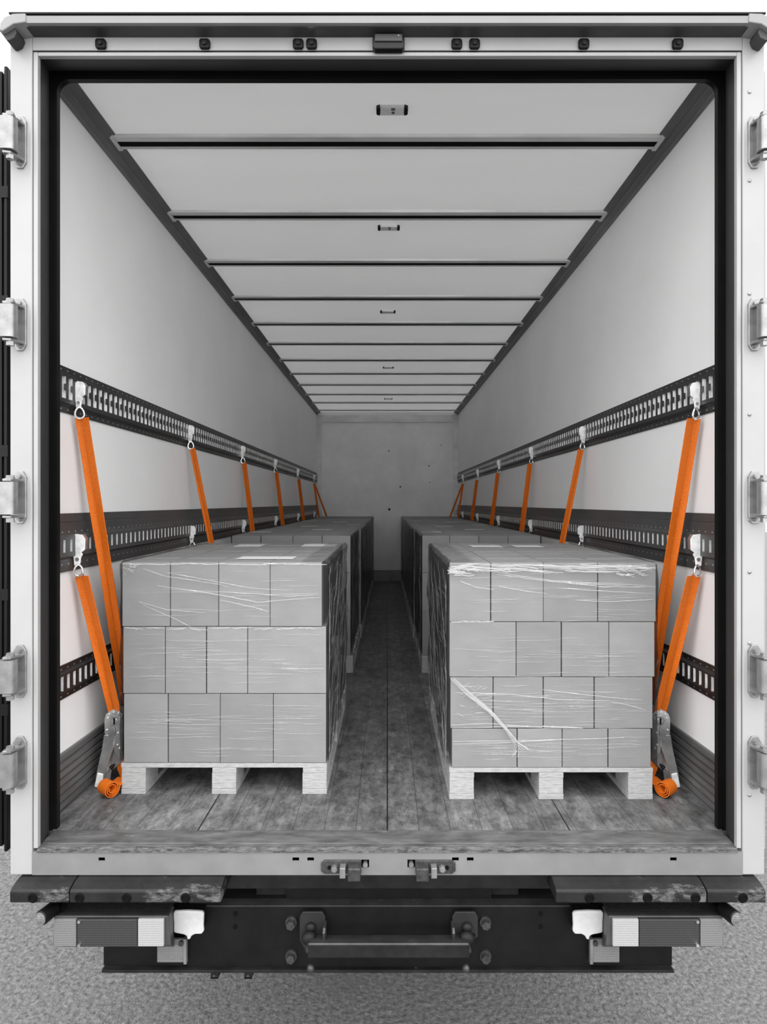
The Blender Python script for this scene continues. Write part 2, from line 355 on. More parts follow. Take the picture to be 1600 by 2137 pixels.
# ------------------------------------------------------------------ slotted lashing rails
def riveted(base, zs, tilt):
    m = M[base].copy(); nt = m.node_tree; b = nt.nodes['Principled BSDF']; N = nt.nodes.new; L = nt.links.new
    t = N('ShaderNodeTexCoord'); sp_ = N('ShaderNodeSeparateXYZ'); L(t.outputs['Object'], sp_.inputs[0])
    def M2(op, a, v):
        x = N('ShaderNodeMath'); x.operation = op
        for i, q in enumerate((a, v)):
            if isinstance(q, (int, float)): x.inputs[i].default_value = q
            else: L(q, x.inputs[i])
        return x.outputs[0]
    yy = M2('MULTIPLY', M2('SUBTRACT', M2('FRACT', M2('MULTIPLY', sp_.outputs['Y'], 1/.05), 0), .5), .05)
    z = M2('ADD', sp_.outputs['Z'], M2('MULTIPLY', sp_.outputs['Y'], tilt))
    fac = None
    for q in zs:
        dz = M2('SUBTRACT', z, q); d2 = M2('ADD', M2('MULTIPLY', dz, dz), M2('MULTIPLY', M2('MULTIPLY', yy, yy), .35))
        f = M2('LESS_THAN', d2, .0028**2); fac = f if fac is None else M2('MAXIMUM', fac, f)
    mx = N('ShaderNodeMix'); mx.data_type = 'RGBA'; L(fac, mx.inputs['Factor'])
    src = b.inputs['Base Color'].links[0].from_socket; L(src, mx.inputs['A']); mx.inputs['B'].default_value = (.45,.45,.45,1)
    L(mx.outputs['Result'], b.inputs['Base Color']); return m
def rail(s, name, label, prof, sz0, sz1, tilt, notch, pitch, slot, m, group, rz=None):
    """prof: (depth from wall, z at Y=2.36) from top to bottom; the flat holding the slots must be the deepest pair"""
    t = thing(name, label, 'lashing rail', (s*W, 2.3, prof[-1][1]), group)
    def P(d, Y, z): return (s*(W-d), Y, z-tilt*(Y-2.36))
    A, B = 2.24, YB-.04; g = MB(); tabs = []; D = max(d for d, z in prof)
    for (d0, a), (d1, b) in zip(prof[:-1], prof[1:]):
        if not (d0 == D and d1 == D and a > sz0 and b < sz1):
            g.quad(P(d0,A,a), P(d0,B,a), P(d1,B,b), P(d1,A,b)); continue
        g.quad(P(D,A,a), P(D,B,a), P(D,B,sz1), P(D,A,sz1)); g.quad(P(D,A,sz0), P(D,B,sz0), P(D,B,b), P(D,A,b))
        Y = A+.012
        g.quad(P(D,A,sz1), P(D,Y,sz1), P(D,Y,sz0), P(D,A,sz0))
        while Y+pitch < B:
            g.quad(P(D,Y+slot,sz1), P(D,Y+pitch,sz1), P(D,Y+pitch,sz0), P(D,Y+slot,sz0))
            g.quad(P(D,Y+slot,sz1), P(D,Y+slot,sz0), P(.002,Y+slot+.002,sz0), P(.002,Y+slot+.002,sz1)); tabs.append(len(g.f)-1)
            if notch:
                mz = (sz0+sz1)/2; hh = (sz1-sz0)*.17
                g.quad(P(D+.0005,Y+slot*.45,mz+hh*.8), P(D+.0005,Y+slot,mz+hh), P(D+.0005,Y+slot,mz-hh), P(D+.0005,Y+slot*.45,mz-hh*.8))
            Y += pitch
        g.quad(P(D,Y,sz1), P(D,B,sz1), P(D,B,sz0), P(D,Y,sz0))
    zs = [prof[1][1]-.013-prof[-1][1], prof[-2][1]+.013-prof[-1][1]]
    if rz: zs = [q-prof[-1][1] for q in rz]
    o = g.build('rail_profile', riveted(m, zs, tilt), t, recalc=False)
    o.data.materials.append(M['bright'])
    for i in tabs: o.data.polygons[i].material_index = 1
    bm = bmesh.new(); bm.from_mesh(o.data); bmesh.ops.remove_doubles(bm, verts=bm.verts, dist=.00005); bm.to_mesh(o.data); bm.free()
    return t
for s in (-1, 1):
    sd = SIDE[s]
    rail(s, 'lashing_rail', 'topmost slotted steel lashing rail on the %s wall' % sd,
         [(0,.519),(.005,.519),(.005,.494),(.009,.490),(.009,.486),(.020,.478+.006),(.020,.378),(.009,.374),(.009,.370),(.005,.367),(.005,.343),(0,.343)], .394, .478, 0, True, .050, .029, 'darkmetal', 'slotted rails on the side walls')
    rail(s, 'lashing_rail', 'middle slotted lashing rail below the grey plank on the %s wall' % sd,
         [(0,-.041),(.008,-.041),(.008,-.074),(.006,-.0745),(.010,-.078),(.010,-.118),(.022,-.122),(.024,-.130),(.024,-.205),(.012,-.212),(.008,-.216),(.008,-.264),(0,-.264)], -.188, -.140, 0, False, .051, .016, 'midmetal', 'slotted rails on the side walls', rz=(-.112, -.235))
    rail(s, 'lashing_rail', 'lowest slotted dark lashing rail above the kick plate on the %s wall' % sd,
         [(0,-.616),(.005,-.616),(.005,-.636),(.020,-.644),(.020,-.716),(.005,-.724),(.005,-.745),(0,-.745)], -.708, -.652, .025, False, .046, .019, 'darkmetal', 'slotted rails on the side walls')

# ------------------------------------------------------------------ rear frame
YR = 2.11
fr = thing('rear_frame', 'white painted steel frame around the open rear of the trailer', 'door frame', (0, YR, -1.248))
for s in (-1, 1):
    g = MB().box(s*1.190, s*1.264, YR, YR+.02, -1.248, 1.575).box(s*1.236, s*1.264, YR+.02, 2.22, -1.248, 1.575); g.build('side_post', 'white', fr, bevel=.004)
    g = MB().box(s*1.172, s*1.187, YR+.002, 2.13, -1.160, 1.512); g.build('inner_trim', 'white', fr, bevel=.002)
    g = MB(); g.prism([(s*1.173,YR+.02),(s*1.199,2.235),(s*1.234,2.25),(s*1.234,2.22),(s*1.19,2.2),(s*1.188,YR+.02)], 'z', -1.165, 1.53); kid(g.build('reveal', 'reveal', fr), 'grey inner reveal')
g = MB().box(-1.190, 1.190, YR, YR+.02, 1.5165, 1.575).box(-1.19,1.19,YR+.02,2.25,1.55,1.575); g.build('header', 'white', fr, bevel=.003)
MB().box(-1.188, 1.188, YR+.004, YR+.02, 1.5112, 1.5168).build('groove', 'rubber', fr)
MB().box(-1.172, 1.172, YR+.002, 2.13, 1.499, 1.5115).build('inner_trim', 'white', fr, bevel=.002)
g = MB(); g.prism([(YR+.02,1.500),(2.235,1.530),(2.25,1.575),(2.20,1.575),(YR+.02,1.513)], 'x', -1.2, 1.2); kid(g.build('reveal', 'reveal', fr), 'grey inner reveal')
g = MB(); g.prism([(2.048,1.5605),(2.046,1.582),(2.052,1.588),(2.2,1.60),(2.2,1.566),(YR,1.560),(2.085,1.566),(2.06,1.5605)], 'x', -1.225, 1.225); g.build('drip_rail', 'white2', fr)
kid(MB().box(-1.228, 1.228, 2.043, 2.2, 1.5885, 1.592).box(-1.228,1.228,2.0435,2.047,1.5865,1.59).build('sealant_line', 'rubber', fr), 'dark weathered top edge')
kid(MB().box(-1.222, 1.222, 2.064, 2.108, 1.5585, 1.562).build('drip_shade', 'shade_grime', fr), 'sooty underside painted darker as shade')
for s in (-1, 1):
    cp = lambda pts, Y: [((808-x)*Y/F*s, (1049-y)*Y/F) for x, y in pts]
    MB().prism(cp([(56,30),(30,31),(12,38),(3,50),(1,65),(7,68),(30,53),(56,49)], 2.05), 'y', 2.043, 2.2).build('corner_cap', 'white2', fr, bevel=.003)
    MB().prism(cp([(1,66),(18,89),(22,90),(34,84),(39,72),(36,62),(50,51),(30,53),(7,68)], 2.07), 'y', 2.058, 2.109).build('corner_gusset', 'shade_grime', fr, bevel=.003)
# sill with punched slots
slots = [(212,7),(617,7),(648,7),(950,7),(981,7),(1405,7),(762,8),(858,8)]
zt, zb2 = -1.171, -1.248
xs = sorted([((a-h-808)*YR/F, (a+h-808)*YR/F, (zt-.018, zt-.030) if h == 7 else (zt-.025, zt-.052)) for a, h in slots])
g = MB(); cur = -1.19
for a, b, (u, v) in xs:
    g.box(cur, a, YR, YR+.005, zb2, zt).box(a, b, YR, YR+.005, u, zt).box(a, b, YR, YR+.005, zb2, v); cur = b
g.box(cur, 1.19, YR, YR+.005, zb2, zt)
g.box(-1.19, 1.19, YR+.005, YR+.1, zb2, zb2+.005).box(-1.19, 1.19, YR+.005, YR+.1, zt-.005, zt)
g.build('sill', 'sill', fr)
MB().box(-1.18, 1.18, YR+.05, YR+.06, zb2+.005, zt-.005).build('sill_cavity', 'slotdark', fr)
g = MB(); g.prism([(YR-.003,zt-.001),(YR-.003,zt+.010),(YR+.006,zt+.0125),(YR+.012,zt+.0125),(YR+.02,zt-.001)], 'x', -1.172, 1.172); g.build('sill_edge', 'rusty', fr)
g = MB(); g.prism([(YR+.010,-1.173),(YR+.010,-1.1585),(YF-.002,-1.1595),(YF-.002,-1.19)], 'x', -1.176, 1.176).prism([(YR+.03,-1.1588),(YR+.032,-1.1572),(YR+.036,-1.1588)], 'x', -1.17,1.17); g.build('threshold_plate', 'thresh', fr)

# rubber seal, rounded at the top corners
def seal_path(xo, zo, r, zbm):
    pts = [(-xo, zbm)]
    for i in range(9):
        a = math.pi-i*math.pi/16; pts.append((-xo+r+r*math.cos(a), zo-r+r*math.sin(a)))
    for i in range(9):
        a = math.pi/2-i*math.pi/16; pts.append((xo-r+r*math.cos(a), zo-r+r*math.sin(a)))
    return pts+[(xo, zbm)]
def seal(name, xi, zi, r, xo, zo, ro, y0, y1, m, parent):
    A = seal_path(xi, zi, r, fz(2.25)); B = seal_path(xo, zo, ro, fz(2.25)); n_ = len(A)
    vs = [(p[0],y0,p[1]) for p in A]+[(p[0],y0,p[1]) for p in B]+[(p[0],y1,p[1]) for p in A]+[(p[0],y1,p[1]) for p in B]
    fs = []
    for i in range(n_-1):
        fs += [(i,i+1,n_+i+1,n_+i),(2*n_+i,3*n_+i,3*n_+i+1,2*n_+i+1),(i,2*n_+i,2*n_+i+1,i+1),(n_+i,n_+i+1,3*n_+i+1,3*n_+i)]
    fs += [(0,n_,3*n_,2*n_),(n_-1,3*n_-1,4*n_-1,2*n_-1)]
    return MB().add(vs, fs).build(name, m, parent, smooth=True)
se = thing('door_seal', 'black rubber seal lining the inside of the rear opening, rounded top corners', 'rubber seal', (0, 2.24, fz(2.25)))
seal('inner_lip', 1.173, 1.504, .045, 1.186, 1.517, .05, 2.236, 2.258, 'rubber', se)
seal('outer_lip', 1.1855, 1.5165, .05, 1.2005, 1.5315, .012, 2.228, 2.25, 'rubber', se)

# open doors folded back along the trailer sides: only their edges show
for s in (-1, 1):
    xo = 1.322 if s < 0 else 1.276
    t = bpy.data.objects.new('door_%d' % (1 if s < 0 else 2), None); COL.objects.link(t); t.location = (s*xo, 2.2, -1.24+HC); t['kind'] = 'structure'
    MB().box(s*(xo+.006), s*(xo+.05), 2.21, 3.4, -1.215, 1.515).build('door_panel', 'white', t)
    g = MB()
    for a, b in ((0,.012),(.018,.034)): g.box(s*(xo+a), s*(xo+b), 2.19, 2.215, -1.215+a, 1.52-a)
    g.build('edge_gasket', 'rubber', t, bevel=.004)
    if s < 0:
        g = MB()
        for y in (1.1,.72,.2,-.3,-.7): g.box(s*(xo-.004), s*(xo+.02), 2.187, 2.2, y-.04, y)
        g.build('gasket_joint', 'rubber', t)

# ------------------------------------------------------------------ hinges
HY = (298,678,1038,1400,1590); POSN = ['uppermost', 'second highest', 'middle', 'second lowest', 'lowest']
for s in (-1, 1):
    for k, y in enumerate(HY):
        c = (1049-y)/622.7
        t = bpy.data.objects.new('door_hinge', None); COL.objects.link(t); t.parent = fr
        t.location = Vector((s*1.22, 2.1, c+HC))-fr.location; t['label'] = '%s steel door hinge on the %s post' % (POSN[k], SIDE[s])
        h = .088; x0, x1 = 1.206, 1.250
        pl = [(x0,-h+.02),(x0+.012,-h),(x1-.012,-h),(x1,-h+.02),(x1,h-.02),(x1-.012,h),(x0+.012,h),(x0,h-.02)]
        MB().prism([(s*a, c+b) for a, b in pl], 'y', 2.102, 2.1105).build('mounting_plate', 'galv', t, bevel=.002)
        for e, zz in ((1,.052),(-1,-.068)):
            MB().prism([(s*1.210,2.103),(s*1.214,2.085),(s*1.226,2.050),(s*1.250,2.044),(s*1.256,2.06),(s*1.236,2.103)], 'z', c+zz, c+zz+.009).build('bracket_ear', 'galv', t, bevel=.002)
        n_ = 16; pts = []
        for i in range(n_):
            a = 2*math.pi*i/n_; ca, sa = math.cos(a), math.sin(a)
            pts.append((s*(1.240+math.copysign(abs(ca)**.55, ca)*.027), 2.060+math.copysign(abs(sa)**.7, sa)*.021))
        MB().prism(pts, 'z', c-.056, c+.050).build('barrel', 'galv', t, smooth=True)
        for e, z0_, z1_ in ((1, .061, .072), (-1, -.082, -.068)):
            b = MB(); b.cyl((s*1.234,2.062,c+z0_), (s*1.234,2.062,c+z1_), .0125, 6); b.cyl((s*1.234,2.062,c+z0_-.003*e), (s*1.234,2.062,c+z0_+.003), .015, 14)
            b.build('pin_bolt', 'galv', t)
        for z_ in (h-.018, -h+.014):
            MB().cyl((s*1.228,2.103,c+z_), (s*1.228,2.096,c+z_), .0075, 10).build('bolt', 'galv', t, smooth=True)
for k, y in enumerate((192,377,613,865,1085,1194,1342,1659)):
    c = (1049-y)/622.7
    tag(MB().ball((1.213,YR-.001,c), .0065, (1,.5,1), 10, 6).build('rivet', 'galv', smooth=True), '%s small round rivet from the top on the right post' % ORD[k], 'rivet', 'rivets down the right post')
# buffers and marker lamp on header
BL = ['leftmost black rubber buffer on the header','second black rubber buffer from the left on the header','black buffer left in the pair left of the centre lamp','black buffer nearest the centre lamp on its left',
      'black buffer nearest the centre lamp on its right','black buffer right in the pair right of the centre lamp','second black rubber buffer from the right on the header','rightmost black rubber buffer on the header']
for k, x in enumerate((210,427,622,650,953,990,1218,1414)):
    X = (x-808)/625.; c = (1049-91)/625.
    t = thing('rubber_buffer', BL[k], 'buffer', (X, 2.1, c), 'rubber buffers along the header')
    g = MB(); g.prism([(X-.018,c-.012),(X-.012,c-.017),(X+.012,c-.017),(X+.018,c-.012),(X+.018,c+.010),(X+.012,c+.016),(X-.014,c+.016),(X-.018,c+.010)], 'y', 2.097, YR); g.build('pad', 'rubber', t, bevel=.004)
    MB().cyl((X,2.098,c-.001),(X,2.093,c-.001),.0075,12).build('bolt', 'blacklens', t, smooth=True)
X0, X1, Zl, Zh = (777-808)/632, (844-808)/632, (1049-103)/629, (1049-72)/629
t = thing('marker_lamp', 'black oblong lamp housing at the centre of the header', 'lamp', ((X0+X1)/2, 2.1, Zl))
MB().prism([(X0,Zl+.006),(X0+.008,Zl),(X1-.008,Zl),(X1,Zl+.006),(X1,Zh-.01),(X1-.01,Zh),(X0+.01,Zh),(X0,Zh-.01)], 'y', 2.085, YR).build('housing', 'blacklens', t, bevel=.004)
MB().box(X0+.007, X1-.007, 2.080, 2.086, Zl+.022, Zh-.003).build('face', 'lampbody', t, bevel=.003)
MB().cyl((X1-.02,2.077,Zh-.012),(X1-.02,2.08,Zh-.012),.003,8).build('screw', 'galv', t)

# latch keepers on the sill
for s in (-1, 1):
    X = s*.152 if s < 0 else s*.152
    cx = (711 if s < 0 else 902); d = YR/F
    def x_(u): return ((762+u if s < 0 else 858-u)-808)*d       # u = px outward(-) from the square hole, mirrored
    t = thing('latch_keeper', 'steel latch keeper bolted to the %s of the sill centre' % SIDE[s], 'latch', (x_(-45), YR, -1.235))
    zc = (1049-1808)*d
    a0, a1 = x_(-92), x_(-8)
    sg = 1 if a1 > a0 else -1
    pl = [(a0,zc+.014),(a0+sg*.012,zc+.023),(a1,zc+.023),(a1,zc-.020),(a0+sg*.012,zc-.022),(a0,zc-.013)]
    MB().prism(pl, 'y', YR-.007, YR+.0005).build('plate', 'bolt', t, bevel=.002)
    MB().box(x_(-35), x_(-9), 2.068, YR-.004, zc-.028, zc+.016).build('block', 'bolt', t, bevel=.004)
    MB().box(x_(-52), x_(-40), 2.075, YR-.004, zc-.021, zc+.013).build('stop', 'galv', t, bevel=.002)
    MB().cyl((x_(-64),2.103,zc),(x_(-64),2.09,zc),.011,6).cyl((x_(-64),2.09,zc),(x_(-64),2.084,zc),.006,10).build('bolt', 'galv', t)
    MB().cyl((x_(-74),2.1025,zc),(x_(-74),2.1015,zc),.007,12).build('bolt_hole', 'slotdark', t)
    MB().cyl((x_(0),YR+.045,zc+.006),(x_(0),YR-.004,zc+.006),.0085,10).build('bolt', 'galv', t)

# ------------------------------------------------------------------ under the sill
def bumper(xa, xb, label, holes, endcap=None):
    ya = 2.05; t = thing('dock_bumper', label, 'bumper', ((xa+xb)/2, 2.1, -1.305), 'dock bumpers under the sill')
    def sec(x): return [(x,2.20,-1.305),(x,ya+.004,-1.305),(x,ya,-1.300),(x,ya,-1.268),(x,ya+.006,-1.262),(x,ya+.03,-1.254),(x,2.10,-1.2505),(x,2.20,-1.2505)]
    n_ = 8; vs = sec(xa)+sec(xb)
    MB().add(vs, [tuple(range(n_)), tuple(range(2*n_-1,n_-1,-1))]+[(i,(i+1)%n_,n_+(i+1)%n_,n_+i) for i in range(n_)]).build('bumper_body', 'bumper', t, bevel=.003)
    for h in holes:
        hx = (h-808)/641.; zc = -(1874-1049)/641.
        g = MB(); n2 = 18
        for i in range(n2):
            a, b = 2*math.pi*i/n2, 2*math.pi*(i+1)/n2
            for r0, r1, q0, q1 in ((.0115,.0175,ya-.0035,ya+.0005),(.0115,.0095,ya-.0035,ya-.0008)):
                g.quad((hx+r0*math.cos(a),q0,zc+r0*math.sin(a)),(hx+r0*math.cos(b),q0,zc+r0*math.sin(b)),(hx+r1*math.cos(b),q1,zc+r1*math.sin(b)),(hx+r1*math.cos(a),q1,zc+r1*math.sin(a)))
        g.cyl((hx,ya-.0004,zc),(hx,ya-.0008,zc),.010,16)
        g.build('mounting_hole', 'slotdark', t, smooth=True)
P6 = lambda x: (x-808)/641.
bumper(P6(20), P6(143), 'short scuffed bumper piece at the far left under the sill', (68,))
bumper(P6(145), P6(460), 'long scuffed black bumper under the left half of the sill', (166,264,387))
bumper(P6(1160), P6(1474), 'long scuffed black bumper under the right half of the sill', (1230,1351,1451))
bumper(P6(1476), P6(1598), 'short scuffed bumper piece at the far right under the sill', (1550,))
ch = thing('chassis_frame', 'black steel chassis crossmembers and rails beneath the trailer floor', 'chassis', (0, 2.3, -1.55))
MB().box(-.60, .62, 2.20, 2.26, -1.350, -1.302).build('crossmember', 'black2', ch, bevel=.003)
MB().box(-.36, .37, 2.24, 2.255, -1.42, -1.345).build('centre_plate', 'black', ch)
for s in (-1, 1): MB().box(s*.345, s*.47, 2.262, 2.274, -1.42, -1.30).build('side_plate', 'black2', ch)
for s in (-1, 1): MB().box(s*.36, s*.39, 2.28, 10.5, -1.62, -1.475).build('chassis_rail', 'black2', ch)
g = MB(); g.add([(x,y,fz(y)-dz) for dz in (.058,.10) for x,y in ((-1.2,2.3),(1.2,2.3),(1.2,10.9),(-1.2,10.9))], [(0,3,2,1),(4,5,6,7),(0,1,5,4),(1,2,6,5),(2,3,7,6),(3,0,4,7)]); g.build('underside', 'black', ch)
for s in (-1, 1): MB().box(s*.60, s*1.20, 2.23, 2.26, -1.38, -1.25).build('bumper_carrier', 'black', ch)
# rear underrun beam
ub = thing('underrun_beam', 'wide black steel underrun beam across the bottom of the trailer', 'bumper beam', (0, 2.2, -1.64))
b2 = F/2.2; Q = lambda x: (x-808)/b2; R = lambda y: (1049-y)/b2
g = MB().box(Q(393), Q(1232), 2.2, 2.206, R(2018), R(1892)); MB().box(Q(393), Q(1232), 2.199, 2.240, R(1892), R(1892)+.004).build('top_flange', 'litblack', ub, bevel=.001)
g.box(Q(216), Q(394), 2.2, 2.206, R(2015), R(1965)).box(Q(1231), Q(1402), 2.2, 2.206, R(2015), R(1965)); g.build('face_plate', 'black', ub, bevel=.001)
g = MB().box(Q(216), Q(1402), 2.185, 2.25, R(2024), R(2018)); g.build('bottom_flange', 'black2', ub, bevel=.001)
MB().box(Q(300), Q(1310), 2.235, 2.30, R(2018), R(1890)).build('beam_core', 'black2', ub)
for x in (608, 1012):
    for y in (1922, 1992):
        p = (Q(x), 2.2, R(y)); MB().cyl(p, (p[0],2.19,p[2]), .020, 16).cyl((p[0],2.19,p[2]), (p[0],2.172,p[2]), .0155, 6).build('bolt', 'bolt', ub)
for x in (491, 1128):
    for y in (1907, 1934):
        MB().cyl((Q(x),2.1995,R(y)),(Q(x),2.1985,R(y)),.0085,12).build('bolt_hole', 'slotdark', ub)
for x in (449, 519):
    g = MB().box(Q(x-8), Q(x+8), 2.19, 2.195, R(2038), R(2020)).box(Q(x-8), Q(x+8), 2.19, 2.22, R(2038), R(2036)); g.build('tab', 'black2', ub)
    MB().cyl((Q(x),2.19,R(2030)),(Q(x),2.184,R(2030)),.005,8).build('bolt', 'bolt', ub)
# step / coupling bar
st = thing('step_bar', 'folded black step bar held between two bracket ears below the sill centre', 'step', (0, 2.15, -1.56))
for s in (-1, 1):
    xa = -.293 if s < 0 else .305; xb = xa - s*.083*(-1 if s > 0 else -1)
    x0, x1 = ((627-808)/b2, (680-808)/b2) if s < 0 else ((942-808)/b2, (995-808)/b2)
    MB().prism([(x0,R(1952)),(x0,R(1905)),(x0+.01,R(1894)),(x1-.01,R(1894)),(x1,R(1905)),(x1,R(1945)),((x0+x1)/2+.02*s*-1,R(1972)),(x0+.02 if s<0 else x0,R(1975))][: 8], 'y', 2.176, 2.186).build('bracket_ear', 'wornear', st, bevel=.002)
    ix = x1 if s < 0 else x0
    MB().prism([(2.186,R(1954)),(2.13,R(1949)),(2.125,R(1918)),(2.14,R(1912)),(2.186,R(1915))], 'x', ix-.004, ix+.004).build('ear_flange', 'bolt', st)
    bx = (650-808)/b2*.98 if s < 0 else (970-808)/b2*.98
    MB().ball((bx,2.13,R(2008)+.03), .013, (1,1,1.1)).build('end_bolt', 'bolt', st, smooth=True)
    hx = (637-808)/b2 if s < 0 else (985-808)/b2
    for y in (1942,): MB().cyl((hx,2.1755,R(y)),(hx,2.1745,R(y)),.0075,12).build('bolt_hole', 'slotdark', st)
d = 2.10/F; X0, X1 = (642-808)*d, (979-808)*d
g = MB(); g.prism([(2.175,-(1953-1049)*2.175/F),(2.10,-(1969-1049)*d),(2.097,-(1972-1049)*d),(2.097,-(1998-1049)*d),(2.103,-(1998-1049)*d),(2.103,-(1975-1049)*d),(2.175,-(1958-1049)*2.175/F)], 'x', X0, X1)
g.build('step_plate', 'black2', st, bevel=.002)
g = MB(); g.prism([(2.175,-(1951-1049)*2.175/F),(2.099,-(1967.5-1049)*d),(2.095,-(1970-1049)*d),(2.097,-(1973-1049)*d),(2.175,-(1954-1049)*2.175/F)], 'x', X0+.004, X1-.004); kid(g.build('tread', 'litblack', st), 'worn top face painted paler as if lit')
for sx in (-1, 1):
    wx = (.262+.006)*sx + (.003 if sx > 0 else 0)
    MB().ball((wx,2.15,-1.487), .024, (1.1,.8,.9)).ball((wx+.004,2.168,-1.462), .015, (1.2,.8,1)).build('weld_lump', 'black2', st, smooth=True)
g = MB().tube([(X0+.005,2.17,-1.485),(X0+.003,2.12,-1.49),(X0,2.1,-1.50)], .008, 8).tube([(X1-.005,2.17,-1.485),(X1-.003,2.12,-1.49),(X1,2.1,-1.50)], .008, 8); g.build('edge_lip', 'bolt', st, smooth=True)

# tail lamps
for s in (-1, 1):
    def U(x, Y=2.08): return ((x if s < 0 else 1620-x)-808)*Y/F*1.0     # right lamp mirrors the left about x = 810
    def V(y, Y=2.08): return (1049-y)*Y/F
    t = thing('tail_lamp', 'long %s tail lamp cluster with three prismatic lens fields under the bumper' % SIDE[s], 'tail lamp', (U(234), 2.12, V(1974)), 'tail lamps')
    h = MB(); fxs = (U(110), U(357)); bxs = (U(124,2.15), U(360,2.15))
    h.add([(fxs[0],2.08,V(1974)),(fxs[1],2.08,V(1974)),(fxs[1]-.01*(1 if s<0 else -1),2.08,V(1911)),(fxs[0]+.004*(1 if s<0 else -1),2.08,V(1911)),
           (bxs[0],2.17,V(1976,2.17)),(bxs[1],2.17,V(1976,2.17)),(bxs[1],2.17,V(1890,2.17)),(bxs[0],2.17,V(1890,2.17))],
          [(0,1,2,3),(4,7,6,5),(0,4,5,1),(1,5,6,2),(2,6,7,3),(3,7,4,0)])
    h.build('housing', 'lampbody', t, bevel=.004)
    for a, b, m_, lb in ((115,162,'lens_m','pale grey outer lens'),(164,289,'lens_d','dark middle lens'),(290,344,'lens_w','nearly white inner lens')):
        kid(MB().box(U(a), U(b), 2.069, 2.081, V(1971), V(1914)).build('lens', m_, t, bevel=.003), lb)
    for y in (1918, 1967): MB().cyl((U(169),2.064,V(y)),(U(169),2.07,V(y)),.005,10).build('screw', 'chrome', t, smooth=True)
    # bracket strip above the lamp
    MB().box(U(128,2.16), U(361,2.16), 2.13, 2.2, V(1889,2.16), V(1887,2.16)).build('mounting_strip', 'bolt', t)
    # white painted square lamp
    t = thing('square_lamp', 'square lamp plastered with white paint beside the %s tail lamp, paint dripping down' % SIDE[s], 'lamp', (U(393,2.15), 2.17, V(1950,2.15)), 'painted square lamps')
    pts = []
    x0, x1, y0, y1 = (361,425,1902,1950)
    base = [(x0,y0+4),(x0+3,y0),(x0+30,y0-1),(x0+52,y0),(x1-3,y0+1),(x1,y0+6),(x1-1,y0+30),(x1,y1-6),(x1-5,y1),(x1-18,y1),(x1-26,y1+4),(x1-29,y1+11),(x1-34,y1+12),(x1-36,y1+4),(x1-42,y1+1),(x0+6,y1-2),(x0+1,y1-4),(x0+1,y0+25)]
    MB().prism([(U(a,2.14), V(b,2.14)) for a, b in base], 'y', 2.14, 2.152).build('painted_face', 'whitepaint', t, bevel=.004)
    MB().box(U(364,2.15), U(422,2.15), 2.15, 2.2, V(1946,2.15), V(1906,2.15)).build('housing', 'blacklens', t)
    # square reflector on the beam
    t = thing('square_reflector', 'dull square reflector plate at the %s end of the underrun beam' % SIDE[s], 'reflector', (U(358,2.18), 2.19, V(2010,2.18)), 'square reflectors')
    MB().box(U(328,2.18), U(386,2.18), 2.178, 2.19, V(2008,2.18), V(1960,2.18)).build('plate', 'lens_m', t, bevel=.002)
    MB().box(U(384,2.18), U(390,2.18), 2.174, 2.19, V(2010,2.18), V(1958,2.18)).build('edge_frame', 'galv', t)
    MB().cyl((U(379,2.18),2.170,V(1966,2.18)),(U(379,2.18),2.179,V(1966,2.18)),.009,12).build('screw', 'bolt', t)
    # round marker lamp on a rubber arm
    cx, cz = U(83,2.04), V(1919,2.04)
    t = thing('side_marker_lamp', 'small round marker lamp on a rubber arm at the %s end below the bumper' % SIDE[s], 'lamp', (cx, 2.06, cz), 'side marker lamps')
    ax, az = U(118,2.15), V(1893,2.15)
    MB().tube([(ax+.02*-s*-1*-1 if False else ax,2.19,az+.008),(ax,2.15,az+.003),((ax*.6+cx*.4),2.115,(az*.6+cz*.4)),((ax*.25+cx*.75),2.09,(az*.25+cz*.75))], .015, 12).build('rubber_arm', 'rubber', t, smooth=True)
    dirv = Vector((s*.35,-1,-.05)).normalized(); c0 = Vector((cx,2.045,cz))
    MB().cyl(c0-dirv*.055, c0, .024, 20).build('lamp_cup', 'rubber', t, smooth=True, bevel=.003)
    MB().cyl(c0, c0+dirv*.004, .0185, 20, .015).ball(c0+dirv*.002, .014, (1,.5,1)).build('lens', 'lens_m', t, smooth=True)
    MB().cyl(c0-dirv*.001, c0+dirv*.002, .0205, 20).build('bezel', 'galv', t, smooth=True)

